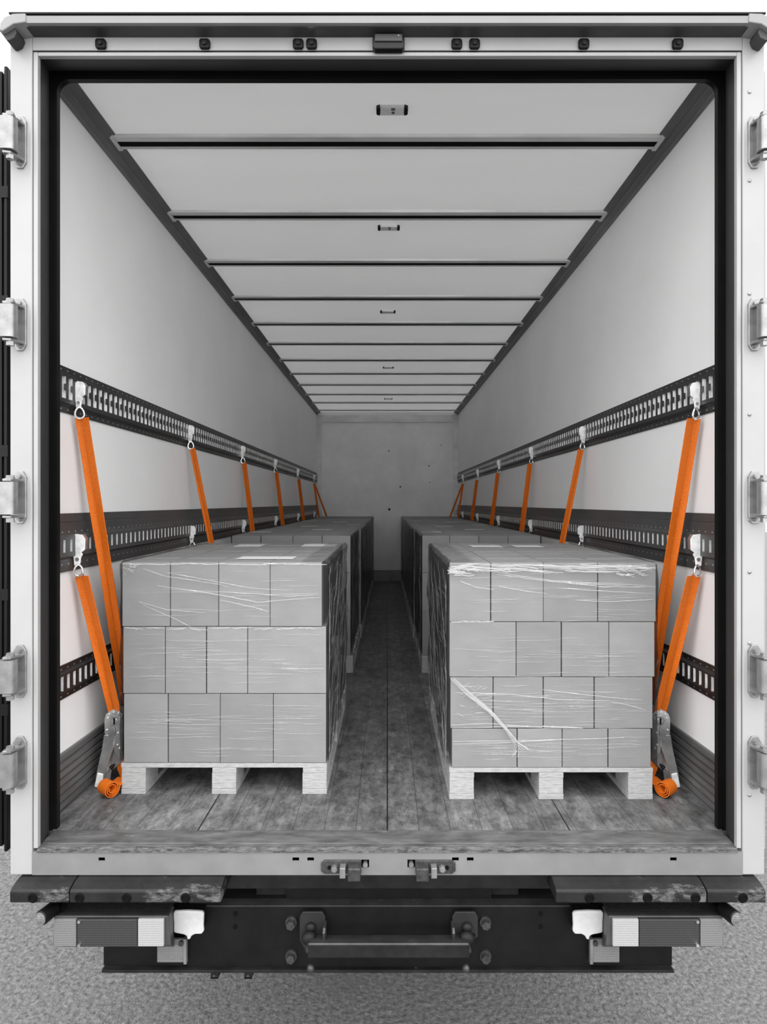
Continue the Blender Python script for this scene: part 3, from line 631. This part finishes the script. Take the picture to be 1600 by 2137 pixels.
# ------------------------------------------------------------------ pallets, cartons and film
LAYN = {3: ['bottom','middle','top'], 4: ['bottom','second','third','top']}
ROWN = ['front','middle','back']
def pallet(pname, s, Yf, xi, xo, depth=1.2, H=.124, label=None):
    a, b = sorted((s*xi, s*xo)); zf = fz(Yf); tl = -.0241
    t = thing('wooden_pallet', label, 'pallet', ((a+b)/2, Yf+depth/2, fz(Yf+depth/2)), 'wooden pallets under the carton stacks')
    def sheet(x0, x1, y0, y1, z0, z1):
        g = MB(); vs = []
        for z in (z0, z1):
            for x, y in ((x0,y0),(x1,y0),(x1,y1),(x0,y1)): vs.append((x, y, fz(y)+z))
        return g.add(vs, [(0,3,2,1),(4,5,6,7),(0,1,5,4),(1,2,6,5),(2,3,7,6),(3,0,4,7)])
    w_ = b-a; bw_ = .098; h1, h2, h3 = .021, .084, .106
    for x0 in (a, (a+b)/2-bw_/2, b-bw_):
        sheet(x0, x0+bw_, Yf, Yf+depth, 0, h1).build('bottom_board', 'wood', t, bevel=.0015)
        sheet(x0+.002, x0+bw_, Yf+.001, Yf+depth-.002, h2, h3-.0003).build('stringer_board', 'wood', t, bevel=.0015)
        for y0 in (Yf+.002, Yf+depth/2-.07, Yf+depth-.142):
            j = random.uniform(0,.002); sheet(x0+j, x0+bw_-.001, y0, y0+.14, h1+.0003, h2-.0003).build('block', 'wood', t, bevel=.0015)
    nd = 7; bd = .125
    for i in range(nd):
        y0 = Yf+.0+i*(depth-bd)/(nd-1); sheet(a, b, y0, y0+bd, h3, H-.0005).build('deck_board', 'wood', t, bevel=.001)
    return t
def carton(x0, x1, y0, y1, z0, z1, tilt_y, label, group, lab=None, hole=None, m=None):
    cx, cy = (x0+x1)/2, (y0+y1)/2
    g = MB(); vs = []
    for z in (z0, z1):
        for x, y in ((x0,y0),(x1,y0),(x1,y1),(x0,y1)): vs.append((x, y, z+tilt_y*(y-cy)))
    g.add(vs, [(0,3,2,1),(4,5,6,7),(0,1,5,4),(1,2,6,5),(2,3,7,6),(3,0,4,7)])
    t = thing('cardboard_box', label, 'box', (cx, cy, z0), group)
    g.build('carton_body', m or random.choice(['carton','carton','carton2','carton3']), t, bevel=.0022)
    g = MB()        # closing flaps seam with tape
    g.box(x0+.012, x1-.012, cy-.0225, cy+.0225, z1+.0000, z1+.0012); g.build('tape', 'carton2', t)
    if lab:
        g = MB().box(lab[0], lab[1], lab[2], lab[3], z1+.0022, z1+.003); kid(g.build('paper_label', 'paper', t), 'white paper label')
    return t
def stack(pname, s, Yf, zbase, layers, group, zfaces, depth=1.2, labels_at=(), near=True):
    """layers: list of (z_bottom, z_top, [x edges in photo px at Yf])"""
    nl = len(layers); rows = 3; rd = depth/rows
    for li, (za, zb, xs_) in enumerate(layers):
        X = [(x-808)*Yf/F for x in xs_]
        for ri in range(rows):
            dzr = 0
            for k in range(len(X)-1):
                inner = k == (len(X)-2 if s < 0 else 0); outer = k == (0 if s < 0 else len(X)-2)
                if li < nl-1 and not inner and not (near and (ri == 0 or outer)): continue
                y0 = Yf+ri*rd+random.uniform(.0, .004)+(zfaces[li] if ri == 0 else 0); y1 = Yf+(ri+1)*rd-random.uniform(.002,.005)
                g0 = random.uniform(.0006,.0022); g1 = random.uniform(.0006,.0022)
                xa, xb = X[k]+g0*(k>0), X[k+1]-g1*(k<len(X)-2)
                if ri:
                    shift = 0
                    xa += shift; xb += shift
                # stacks stand on the sloping floor; the base row follows it
                zz0, zz1 = za, zb
                if li == 0: zz0 = max(za + (fz(y0)-fz(Yf))*0, za)
                lab = None
                for (lr, lk, fx0, fx1, fy0, fy1) in labels_at:
                    if li == nl-1 and lr == ri and lk == k: lab = (xa+(xb-xa)*fx0, xa+(xb-xa)*fx1, y0+(y1-y0)*fy0, y0+(y1-y0)*fy1)
                lbl = 'grey carton %s from left, %s layer, %s row of the %s pallet' % (ORD[k], LAYN[nl][li], ROWN[ri], pname)
                carton(xa, xb, y0, y1, zz0+.0006, zz1-.0014, 0, lbl, group, lab)

def creases(g, x0, x1, z0, z1, Y, n_, seed, thick=.0012, smin=.08):
    rnd = random.Random(seed)
    zc = z0
    for i in range(n_):
        # bunch around a few heights
        if i % 9 == 0: zc = rnd.uniform(z0+.01, z1-.01)
        z = min(max(zc+rnd.gauss(0, .022), z0+.004), z1-.004)
        L_ = rnd.uniform(smin, .32)*(x1-x0); xa = rnd.uniform(x0, x1-L_*.7); xb = min(xa+L_, x1-.002)
        sl = rnd.gauss(0, .012); t = rnd.uniform(.45, 1.25)*thick; k = 8; ph = rnd.uniform(0, 9)
        up = []; dn = []
        for j in range(k+1):
            u = j/k; xx = xa+(xb-xa)*u; zz = z+sl*(xx-xa)+.0012*math.sin(ph+u*7); hw = t*math.sin(math.pi*min(max(u,.03),.97))**.7/2
            up.append((xx, Y, zz+hw)); dn.append((xx, Y-.0006, zz-hw))
        m_ = len(up); g.add(up+dn, [(j, j+1, m_+j+1, m_+j) for j in range(k)])
def streak(g, pts, t, Y, wob=.001, seed=0):
    rnd = random.Random(seed); P = []
    for (a, b) in zip(pts[:-1], pts[1:]):
        for j in range(6): u = j/6; P.append((a[0]+(b[0]-a[0])*u, a[1]+(b[1]-a[1])*u))
    P.append(pts[-1]); m_ = len(P); up = []; dn = []
    for i, (x, z) in enumerate(P):
        h = t*(.35+.65*math.sin(math.pi*(i+.5)/m_))/2*rnd.uniform(.7,1.3); wv = rnd.uniform(-wob, wob)
        up.append((x, Y, z+wv+h)); dn.append((x, Y-.0008, z+wv-h))
    g.add(up+dn, [(j, j+1, m_+j+1, m_+j) for j in range(m_-1)])
def side_creases(s, xe, Yf, depth, ztop, zbot, n_, seed, inner):
    rnd = random.Random(seed); out = -s if inner else s; g = MB()
    for i in range(n_):
        y = Yf+rnd.uniform(0, depth); z = rnd.uniform(zbot, ztop-.02); a = rnd.gauss(.75, .35) if rnd.random() < .75 else rnd.gauss(.1,.2)
        L_ = rnd.uniform(.06,.38); t = rnd.uniform(.0008,.0035); k = 7; up = []; dn = []; x = xe+out*rnd.uniform(.011,.015)
        for j in range(k+1):
            u = j/k; yy = y+L_*u*math.cos(a)*-1; zz = z+L_*u*math.sin(a)*-1+.006*math.sin(u*4+i)
            yy = max(min(yy, Yf+depth-.01), Yf+.006); zz = max(min(zz, ztop-.01), zbot)
            h = t*math.sin(math.pi*(.06+.88*u)); up.append((x, yy, zz+h)); dn.append((x+out*.001, yy, zz-h))
        m_ = k+1; g.add(up+dn, [(j, j+1, m_+j+1, m_+j) for j in range(k)])
    return g
def side_film(s, xe, Yf, depth, ztop, zbot, seed, inner=True, amp=.006, part=0):
    """film over a long side: from the top edge round the corner and down; xe = x of carton side, outward = direction away from cartons"""
    out = -s if inner else s
    prof = [(-.10,.0035),(-.06,.006),(-.025,.008),(-.004,.004),(.006,-.010)]
    H = ztop-zbot; nz_ = 22
    prof += [(.006, -.010-(H-.010)*(i+1)/nz_) for i in range(nz_)]
    ny = 40; vs = []; m_ = len(prof)
    for j in range(ny+1):
        y = Yf+.004+(depth-.008)*j/ny
        for i, (dx, dz) in enumerate(prof):
            nn = mnoise.noise(Vector((y*3+dz*6, dz*7-y*2, seed*3.1)))*amp+mnoise.noise(Vector((y*7-dz*17, dz*3, seed)))*amp*.6
            if i < 4: vs.append((xe+out*dx, y, ztop+dz+max(nn, -.002)))
            else: vs.append((xe+out*(dx+max(nn+.002, -.003)), y, ztop+dz))
    fs = [(j*m_+i, (j+1)*m_+i, (j+1)*m_+i+1, j*m_+i+1) for j in range(ny) for i in range(m_-1)]
    f2 = [f for f in fs if f[0]%m_ < 3]; f1 = [f for f in fs if f[0]%m_ >= 3]
    return MB().add(vs, f1 if part == 0 else f2)
def wrap(label, s, Yf, depth, layers, seed, ncr, extra=None, amp=.006):
    zb = layers[0][0]; zt = layers[-1][1]
    xs_all = [[(x-808)*Yf/F for x in l[2]] for l in layers]
    a = min(x[0] for x in xs_all); b = max(x[-1] for x in xs_all)
    ie = b if s < 0 else a; oe = a if s < 0 else b
    t = thing('stretch_wrap', label, 'plastic film', (ie, Yf, zb), 'stretch film around the carton stacks')
    kid(side_film(s, ie, Yf, depth, zt, zb+.0, seed, True, amp).build('side_film', 'film', t, smooth=True, recalc=False), 'creased film coloured dark as shade on the aisle side')
    kid(side_film(s, ie, Yf, depth, zt, zb+.0, seed, True, amp, 1).build('top_film', 'filmtop', t, smooth=True, recalc=False), 'crumpled clear film lapped over the top edge')
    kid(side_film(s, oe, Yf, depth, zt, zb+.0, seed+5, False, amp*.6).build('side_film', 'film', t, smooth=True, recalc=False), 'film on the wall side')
    kid(side_creases(s, ie, Yf, depth, zt, zb, 150 if ncr[0] > 30 else 60, seed+3, True).build('film_crease', 'sidecrease', t, recalc=False), 'pale slanting film creases')
    g = MB()
    for li, (za, zc, xp) in enumerate(layers):
        X = [(x-808)*Yf/F for x in xp]; creases(g, X[0]+.004, X[-1]-.004, za, zc, Yf-.004, ncr[li], seed*11+li)
    g.build('film_crease', 'crease', t, recalc=False)
    if extra:
        g = MB(); extra(g); kid(g.build('film_crease', 'crease2', t, recalc=False), 'bunched white folds of film')
    # clear film lying over the top front edge
    g = MB(); rnd = random.Random(seed+77)
    for i in range(int(12+ncr[-1]*.15)):
        x0 = rnd.uniform(a, b-.1); L_ = rnd.uniform(.1,.5)*(b-a); x1 = min(x0+L_, b); y = Yf+rnd.uniform(.02, depth-.05); w_ = rnd.uniform(.001,.005); sk = rnd.uniform(-.03,.03)
        g.quad((x0,y,zt+.003),(x1,y+sk,zt+.003),(x1,y+sk+w_*.3,zt+.0032),(x0,y+w_,zt+.0036))
    g.build('film_crease', 'crease', t, recalc=False)
    return t
def layers_from_px(Yf, ys, xs_): return [((1049-ys[i])*Yf/F, (1049-ys[i+1])*Yf/F, xs_[i]) for i in range(len(xs_))]

# --- left front pallet
Y1 = 2.52
pallet('nearest left', -1, Y1, .242, 1.065, label='nearest pallet on the left, pale wood, under three layers of cartons')
zp = fz(Y1)+.124
LL = [(zp, (1049-1448)*Y1/F, (258,350,459,570,680)), ((1049-1448)*Y1/F, (1049-1308)*Y1/F, (256,344,430,516,680)), ((1049-1308)*Y1/F, (1049-1173)*Y1/F, (254,354,455,563,671))]
stack('nearest left', -1, Y1, zp, LL, 'cartons on the left front pallet', (0,.001,.004), labels_at=((0,2,.2,1.,.30,.62),(2,3,-.3+.3,.9,.2,.7),(0,3,.0,.35,.30,.62),(2,1,.2,.95,.2,.6)))
def ex_left(g):
    q = lambda x, y: ((x-808)*Y1/F, (1049-y)*Y1/F)
    for i, L_ in enumerate([[(300,1186),(345,1202),(420,1213),(480,1224)],[(290,1255),(350,1272),(430,1278)],[(300,1262),(360,1288),(420,1318)],[(330,1222),(430,1236),(540,1256),(668,1246)],
              [(340,1228),(450,1234),(560,1240),(665,1238)],[(460,1252),(520,1264),(560,1275)],[(350,1195),(380,1200),(520,1226),(600,1232)],[(550,1240),(600,1244),(665,1240)]]):
        streak(g, [q(*p) for p in L_], .0032 if i in (3,5) else .0019, Y1-.005, seed=i)
    for i in range(9):
        streak(g, [q(262+i*45,1310+random.uniform(-3,3)), q(300+i*45,1311+random.uniform(-3,3))], .004, Y1-.006, .002, seed=20+i)
    for i in range(10):
        x = 256+i*42; streak(g, [q(x,1176+random.uniform(-2,2)), q(x+48,1177+random.uniform(-2,2))], .0045, Y1-.006, .001, seed=40+i)
    for i in range(14):     # frost of tiny wrinkles at the upper left corner
        x = random.uniform(256,280); y = random.uniform(1180,1196); streak(g, [q(x,y), q(x+random.uniform(4,14), y+random.uniform(-6,6))], .0016, Y1-.006, .001, seed=60+i)
wrap('clear stretch film around the nearest carton stack on the left', -1, Y1, 1.2, LL, 3, (62,66,24), ex_left, .009)

# --- right front pallet
Y2 = 2.473
pallet('nearest right', 1, Y2, .243, 1.043, label='nearest pallet on the right, pale wood, under four layers of cartons')
zp = fz(Y2)+.124
zz = [zp]+[(1049-y)*Y2/F for y in (1521,1413,1298,1174)]
LR = [(zz[0],zz[1],(943,1079,1173,1269,1358)),(zz[1],zz[2],(940,1029,1134,1240,1362)),(zz[2],zz[3],(938,1077,1172,1271,1366)),(zz[3],zz[4],(938,1024,1134,1248,1369))]
stack('nearest right', 1, Y2, zp, LR, 'cartons on the right front pallet', (0,.001,.001,.003), labels_at=((2,1,.2,1.,.1,.5),(2,2,.3,1.,.1,.5)))
def ex_right(g):
    q = lambda x, y: ((x-808)*Y2/F, (1049-y)*Y2/F)
    rnd = random.Random(5)
    for i in range(26):      # thick bunched film along the top edge
        x = rnd.uniform(926, 1290); y = 1176+rnd.uniform(0, 15); streak(g, [q(x,y), q(x+rnd.uniform(30,60), y+rnd.uniform(-2,5)), q(min(x+rnd.uniform(70,150),1366), y+rnd.uniform(0,8))], rnd.uniform(.002,.007), Y2-.006-.0004*i, .0015, seed=i)
    for i in range(22):      # crumpled knot at the upper left corner
        x = rnd.uniform(928, 975); y = rnd.uniform(1178, 1200); streak(g, [q(x,y), q(x+rnd.uniform(10,45), y+rnd.uniform(-6,6))], rnd.uniform(.002,.009), Y2-.008-.0004*i, .002, seed=50+i)
    for i in range(22):      # and at the upper right
        x = rnd.uniform(1280, 1345); y = rnd.uniform(1180, 1200); streak(g, [q(x,y), q(min(x+rnd.uniform(10,40),1367), y+rnd.uniform(-3,9))], rnd.uniform(.0015,.005), Y2-.008-.0004*i, .002, seed=90+i)
    for i, L_ in enumerate([[(1030,1192),(1100,1204),(1160,1212),(1360,1222)],[(1035,1198),(1110,1208),(1170,1215),(1300,1222)],[(1160,1226),(1240,1232),(1362,1238)],[(1180,1216),(1260,1224),(1366,1224)],
              [(1040,1222),(1090,1232),(1140,1238)],[(960,1212),(990,1224),(1030,1230)],[(1200,1252),(1270,1255),(1360,1250)],[(950,1444),(1070,1448),(1160,1458),(1270,1461)],[(1130,1438),(1230,1450),(1340,1460)],
              [(1270,1462),(1310,1470),(1345,1480)],[(944,1518),(1080,1514),(1215,1518)],[(944,1546),(1100,1544),(1300,1538)],[(940,1512),(1010,1508),(1130,1516)],[(945,1551),(1060,1548),(1180,1541)]]):
        streak(g, [q(*p) for p in L_], .0028, Y2-.007, seed=i+200)
    # twisted rope of film running down across the face
    for i in range(12):
        o = rnd.uniform(-7,7); o2 = rnd.uniform(-3,3)
        streak(g, [q(942+o*.7,1414+o2), q(980+o,1450+o2), q(1020+o*.6,1482+o2), q(1055+o*.4,1520+o2), q(1075+o,1548), q(1090+o*2.4,1562+o2)], rnd.uniform(.0015,.0045), Y2-.010-.0006*i, .0015, seed=i+300)
    for i in range(20):
        x = rnd.uniform(950,1010); y = rnd.uniform(1428,1490); streak(g, [q(x,y), q(x+rnd.uniform(8,26), y+rnd.uniform(-9,10))], .0013, Y2-.008, .001, seed=i+340)
    for i in range(10):
        x = rnd.uniform(1066,1082); y = rnd.uniform(1562,1580); streak(g, [q(x,y), q(x+rnd.uniform(3,10), y-rnd.uniform(8,22))], .003, Y2-.012, .002, seed=i+380)
    streak(g, [q(1130,1514), q(1172,1516), q(1214,1518)], .008, Y2-.007, .0005, seed=9)
    for i in range(6): streak(g, [q(940+i*14,1297), q(960+i*14,1297+rnd.uniform(-2,2))], .0045, Y2-.007, .001, seed=400+i)
wrap('clear stretch film around the nearest carton stack on the right', 1, Y2, 1.2, LR, 8, (44,66,42,40), ex_right, .010)

# --- the stacks behind, one row on each side
NM = ['second','third','fourth','fifth','farthest']
YS = (4.49, 5.80, 7.10, 8.40, 9.68)
for s in (-1, 1):
    for k, Y in enumerate(YS):
        xi = (.251,.243,.246,.247,.240)[k]; xo = (1.095,1.10,1.10,1.10,1.10)[k]
        nm = NM[k]+' '+SIDE[s]
        z0_ = fz(Y)
        pallet(nm, s, Y, xi-.006, xo-.01, label='%s wooden pallet from the opening in the %s row' % (NM[k], SIDE[s]))
        zt_ = -.238-(.0 if k else 0)+(.004, .0, .003, -.002, .002)[k]; zp = z0_+.124
        b = F/Y; ia, oa = (808+s*xi*b, 808+s*xo*b)
        l, r = sorted((ia, oa)); w_ = r-l
        if k == 0 and s < 0: top = (484,544,611,672,731)
        elif k == 0: top = (881,938.5,999,1060,1127)
        else: top = tuple(l+w_*i/4 for i in range(5))
        l, r = top[0], top[-1]; w_ = r-l
        Hh = zt_-zp
        LK = [(zp, zp+Hh*.37, tuple(l+w_*u for u in (0,.22,.48,.74,1))), (zp+Hh*.37, zp+Hh*.69, tuple(l+w_*u for u in (0,.2,.4,.62,1))), (zp+Hh*.69, zt_, top)]
        stack(nm, s, Y, zp, LK, 'cartons in the %s row behind the front pallet' % SIDE[s], (0,0,0), labels_at=((1,k%4,.1,.9,.1,.4),(2,(k+2)%4,.1,.9,.3,.6)) if k < 3 else (), near=(k == 0))
        wrap('stretch film around the %s carton stack in the %s row' % (NM[k], SIDE[s]), s, Y, 1.2, LK, 20+k*2+(s > 0), (26,26,22) if k < 2 else (8,8,8), None, .008)

# ------------------------------------------------------------------ tie-down straps
def fitting(t, s, X, Y, Z, sc=1.0, wide=False):
    """flat rail fitting: plate standing out from the rail, neck, rivet, and a ring hanging below. (X,Y,Z) = ring top"""
    w_ = .021*sc; h = .075*sc
    o = -s
    pl = [(-.006,0),(-.009,.02),(-.014,.028),(-.010,.033),(-.020,.040),(-.021,.066),(-.012,.078),(.006,.080),(.016,.070),(.019,.056),(.019,.038),(.012,.024),(.009,0)]
    pl = [(X+o*-a*sc, Z+b*sc*1.12) for a, b in pl]
    f = MB().prism(pl, 'y', Y-.003, Y+.003).build('end_fitting', 'bright', t, bevel=.0012)
    MB().prism([(X+o*-.019*sc, Z+.045*sc), (X+o*-.019*sc, Z+.083*sc), (X+o*.012*sc, Z+.088*sc), (X+o*.020*sc, Z+.075*sc), (X+o*.018*sc, Z+.045*sc)], 'y', Y+.004, Y+.028).build('spring_housing', 'galv', f, bevel=.002)
    MB().cyl((X,Y-.006,Z+.018*sc),(X,Y-.003,Z+.018*sc),.0055*sc,12).build('rivet', 'chrome', f, smooth=True)
    pts = []
    for i in range(20):
        a = 2*math.pi*i/20; r = 1-.30*math.sin(a)
        pts.append((X+o*.004+.0145*math.cos(a)*r, Y-.004+.006*math.cos(a), Z-.018+.022*math.sin(a)))
    MB().tube(pts, .0040, 8, True).build('ring', 'chrome', f, smooth=True)
def webbing(t, s, p0, path, sc=1.0):
    """two plies hanging from the ring, slightly apart"""
    P = [Vector(p0)]+[Vector(p) for p in path]
    pts = []
    for a, b in zip(P[:-1], P[1:]):
        n_ = max(2, int((b-a).length/.08))
        pts += [a+(b-a)*(i/n_) for i in range(n_)]
    pts.append(P[-1]); m_ = len(pts); wd = [.030+.006*math.sin(i*1.3) for i in range(m_)]
    A = [p+Vector((-s*(.013+.014*sc), -.006, 0)) for p in pts]; B = [p+Vector((-s*(.013-.014*sc), .004+.002*math.sin(i), 0)) for i, p in enumerate(pts)]
    MB().band(A, Vector((1, s*.45, 0)), .033*sc, .003).build('webbing', 'webbing', t)
    MB().band(B, Vector((1, -s*1.2, 0)), .034*sc, .003).build('webbing', 'webbing', t)
def ratchet(t, s):
    """ratchet buckle hanging beside the pallet front; coordinates traced for the left and mirrored"""
    Y = 2.585
    def q(x, y, YY=Y): p = px(x, y, YY); return (p[0] if s < 0 else -p[0], p[2])
    frame_ = [(219,1500),(222,1490),(230,1483),(240,1481),(250,1484),(256,1492),(257,1504),(257,1560),(256,1582),(250,1582),(240,1570),(238,1556),(226,1540),(219,1530)]
    b = MB().prism([q(*p) for p in frame_], 'y', Y-.004, Y).build('ratchet_frame', 'chrome', t, bevel=.001)
    MB().prism([q(*p) for p in frame_], 'y', Y+.050, Y+.054).build('ratchet_frame', 'chrome', t, bevel=.001)
    han = [(219,1532),(240,1536),(239,1556),(231,1578),(226,1592),(222,1612),(218,1640),(200,1637),(202,1618),(208,1590),(214,1565)]
    h = MB().prism([q(*p) for p in han], 'y', Y-.010, Y-.005).build('handle', 'chrome', t, bevel=.0015)
    MB().prism([q(*p) for p in han], 'y', Y+.055, Y+.060).build('handle', 'chrome', t, bevel=.0015)
    grip = [(206,1610),(218,1613),(214,1643),(199,1640)]
    MB().prism([q(*p) for p in grip], 'y', Y-.013, Y+.062).build('grip', 'bright', h, bevel=.003)
    c = q(241,1503)
    wheel = []
    for i in range(36):
        a = 2*math.pi*i/36; r = .021 if i % 2 else .0175; wheel.append((c[0]+r*math.cos(a), c[1]+r*math.sin(a)))
    MB().prism(wheel, 'y', Y-.0085, Y-.0045).build('ratchet_wheel', 'galv', t)
    MB().cyl((c[0],Y-.013,c[1]),(c[0],Y+.062,c[1]),.0105,18).build('spool', 'chrome', t, smooth=True)
    MB().prism([(c[0]-.003,c[1]-.013),(c[0]+.003,c[1]-.013),(c[0]+.003,c[1]+.013),(c[0]-.003,c[1]+.013)], 'y', Y-.0145, Y-.0125).build('spool_slit', 'slotdark', t)
    pl = MB().prism([q(*p) for p in [(232,1516),(240,1514),(243,1524),(240,1542),(232,1546),(229,1534)]], 'y', Y-.014, Y-.0105).build('pawl', 'galv', t, bevel=.001)
    for x, y in ((226,1497),(229,1489),(238,1485),(248,1487),(252,1496),(246,1553),(250,1560),(247,1528),(224,1522)):
        k = q(x, y); MB().cyl((k[0],Y-.007,k[1]),(k[0],Y-.004,k[1]),.0028,8).build('rivet', 'bright', b)
    a = q(228,1606); e = q(246,1588)
    MB().cyl((a[0],Y+.01,a[1]),(e[0],Y+.03,e[1]),.008,14).build('roller', 'rubber', t, smooth=True)
    inner = [(238,1560),(256,1566),(256,1590),(236,1606),(226,1612),(229,1592)]
    MB().prism([q(*p) for p in inner], 'y', Y+.012, Y+.015).build('inner_lever', 'galv', t, bevel=.001)
    # loose end of the webbing rolled up on the floor
    ax = Vector((-s*.80, -.60, 0)) ; ax = Vector((.80*(-s), -.60, 0)).normalized()
    pr = Vector((-ax.y, ax.x, 0)); pr = pr if pr.y > 0 else -pr
    Yr = 2.50; cen = Vector(px(226,1646,Yr)); cen.x = cen.x if s < 0 else -cen.x
    r1 = .032; cen.z = fz(Yr)+r1+.0035; path = []
    for i in range(64):
        u = i/63; ang = u*2*math.pi*2.6; r = .012+(r1-.012)*u
        path.append(cen+pr*(math.cos(ang+2.6)*r)+Vector((0,0,math.sin(ang+2.6)*r)))
    # run off the roll up to the buckle
    last = path[-1]
    e1 = Vector((last.x-s*.02, Y-.02, last.z+.012)); e2 = Vector((q(250,1600)[0], Y+.01, q(250,1600)[1])); e3 = Vector((q(254,1575)[0], Y+.03, q(254,1575)[1]))
    for a_, b_ in ((last, e1), (e1, e2), (e2, e3)):
        for i in range(1, 6): path.append(a_+(b_-a_)*(i/5))
    m_ = len(path); wds = [ax]*64+[(ax*(1-i/(m_-64))+Vector((.5*-s,-.5,.0))*(i/(m_-64))).normalized() for i in range(m_-64)]
    kid(MB().band(path, wds, .058, .0028).build('strap_tail', 'webbing', t, smooth=True), 'rolled up loose end of the strap')

UP = [[(165,866),(397,932),(506,963),(574,983),(621,998),(655,1007)], [(1453,868),(1216,934),(1109,965),(1041,985),(997,1000),(966,1008)]]
LAB = ['nearest orange ratchet strap on the %s wall, chrome buckle beside the front pallet', 'second orange lashing strap from the opening on the %s wall', 'third orange lashing strap from the opening on the %s wall',
       'fourth orange lashing strap from the opening on the %s wall', 'fifth orange lashing strap from the opening on the %s wall', 'farthest orange lashing strap on the %s wall, splayed in two by the bulkhead']
for s in (-1, 1):
    for k in range(6):
        xx, yy = UP[0 if s < 0 else 1][k]
        X = s*1.203; Y = F*1.203/abs(xx-808); Z = (1049-yy)*Y/F
        t = thing('tie_down_strap', LAB[k] % SIDE[s], 'strap', (X, Y, Z-1.1), 'orange tie-down straps')
        fitting(t, s, X, Y, Z+.026, 1.18)
        zm = -.245
        fitting(t, s, X, Y+(-.01 if k == 0 else .03), zm, 1.38 if k == 0 else 1.15)
        if k == 0:
            webbing(t, s, (X, Y, Z-.010), [(s*1.126, 2.70, -.86)])
            webbing(t, s, (X, Y, zm-.04), [(s*1.128, 2.58, -.85)])
            ratchet(t, s)
        elif k == 1:
            webbing(t, s, (X, Y, Z-.010), [(s*1.082, Y+.02, -.30), (s*1.04, Y+.03, -.80)], .68)
            webbing(t, s, (X+ -s*.005, Y+.03, zm-.04), [(s*1.07, Y+.04, -.80)], .68)
        elif k < 5:
            webbing(t, s, (X, Y, Z-.010), [(s*1.138, Y+.02, -.225), (s*1.138, Y+.03, -.80)], .75)
            webbing(t, s, (X-s*.005, Y+.03, zm-.04), [(s*1.14, Y+.04, -.80)], .75)
        else:
            MB().band([(X, Y, Z-.01), (s*1.125, Y+.03, -.235), (s*1.125, Y+.03, -.80)], Vector((1,s*.3,0)), .03, .003).build('webbing', 'webbing', t)
            MB().band([(X-s*.005, Y-.005, Z-.01), (s*1.00, Y+.05, -.229)], Vector((1,s*.3,0)), .03, .003).build('webbing', 'webbing', t)
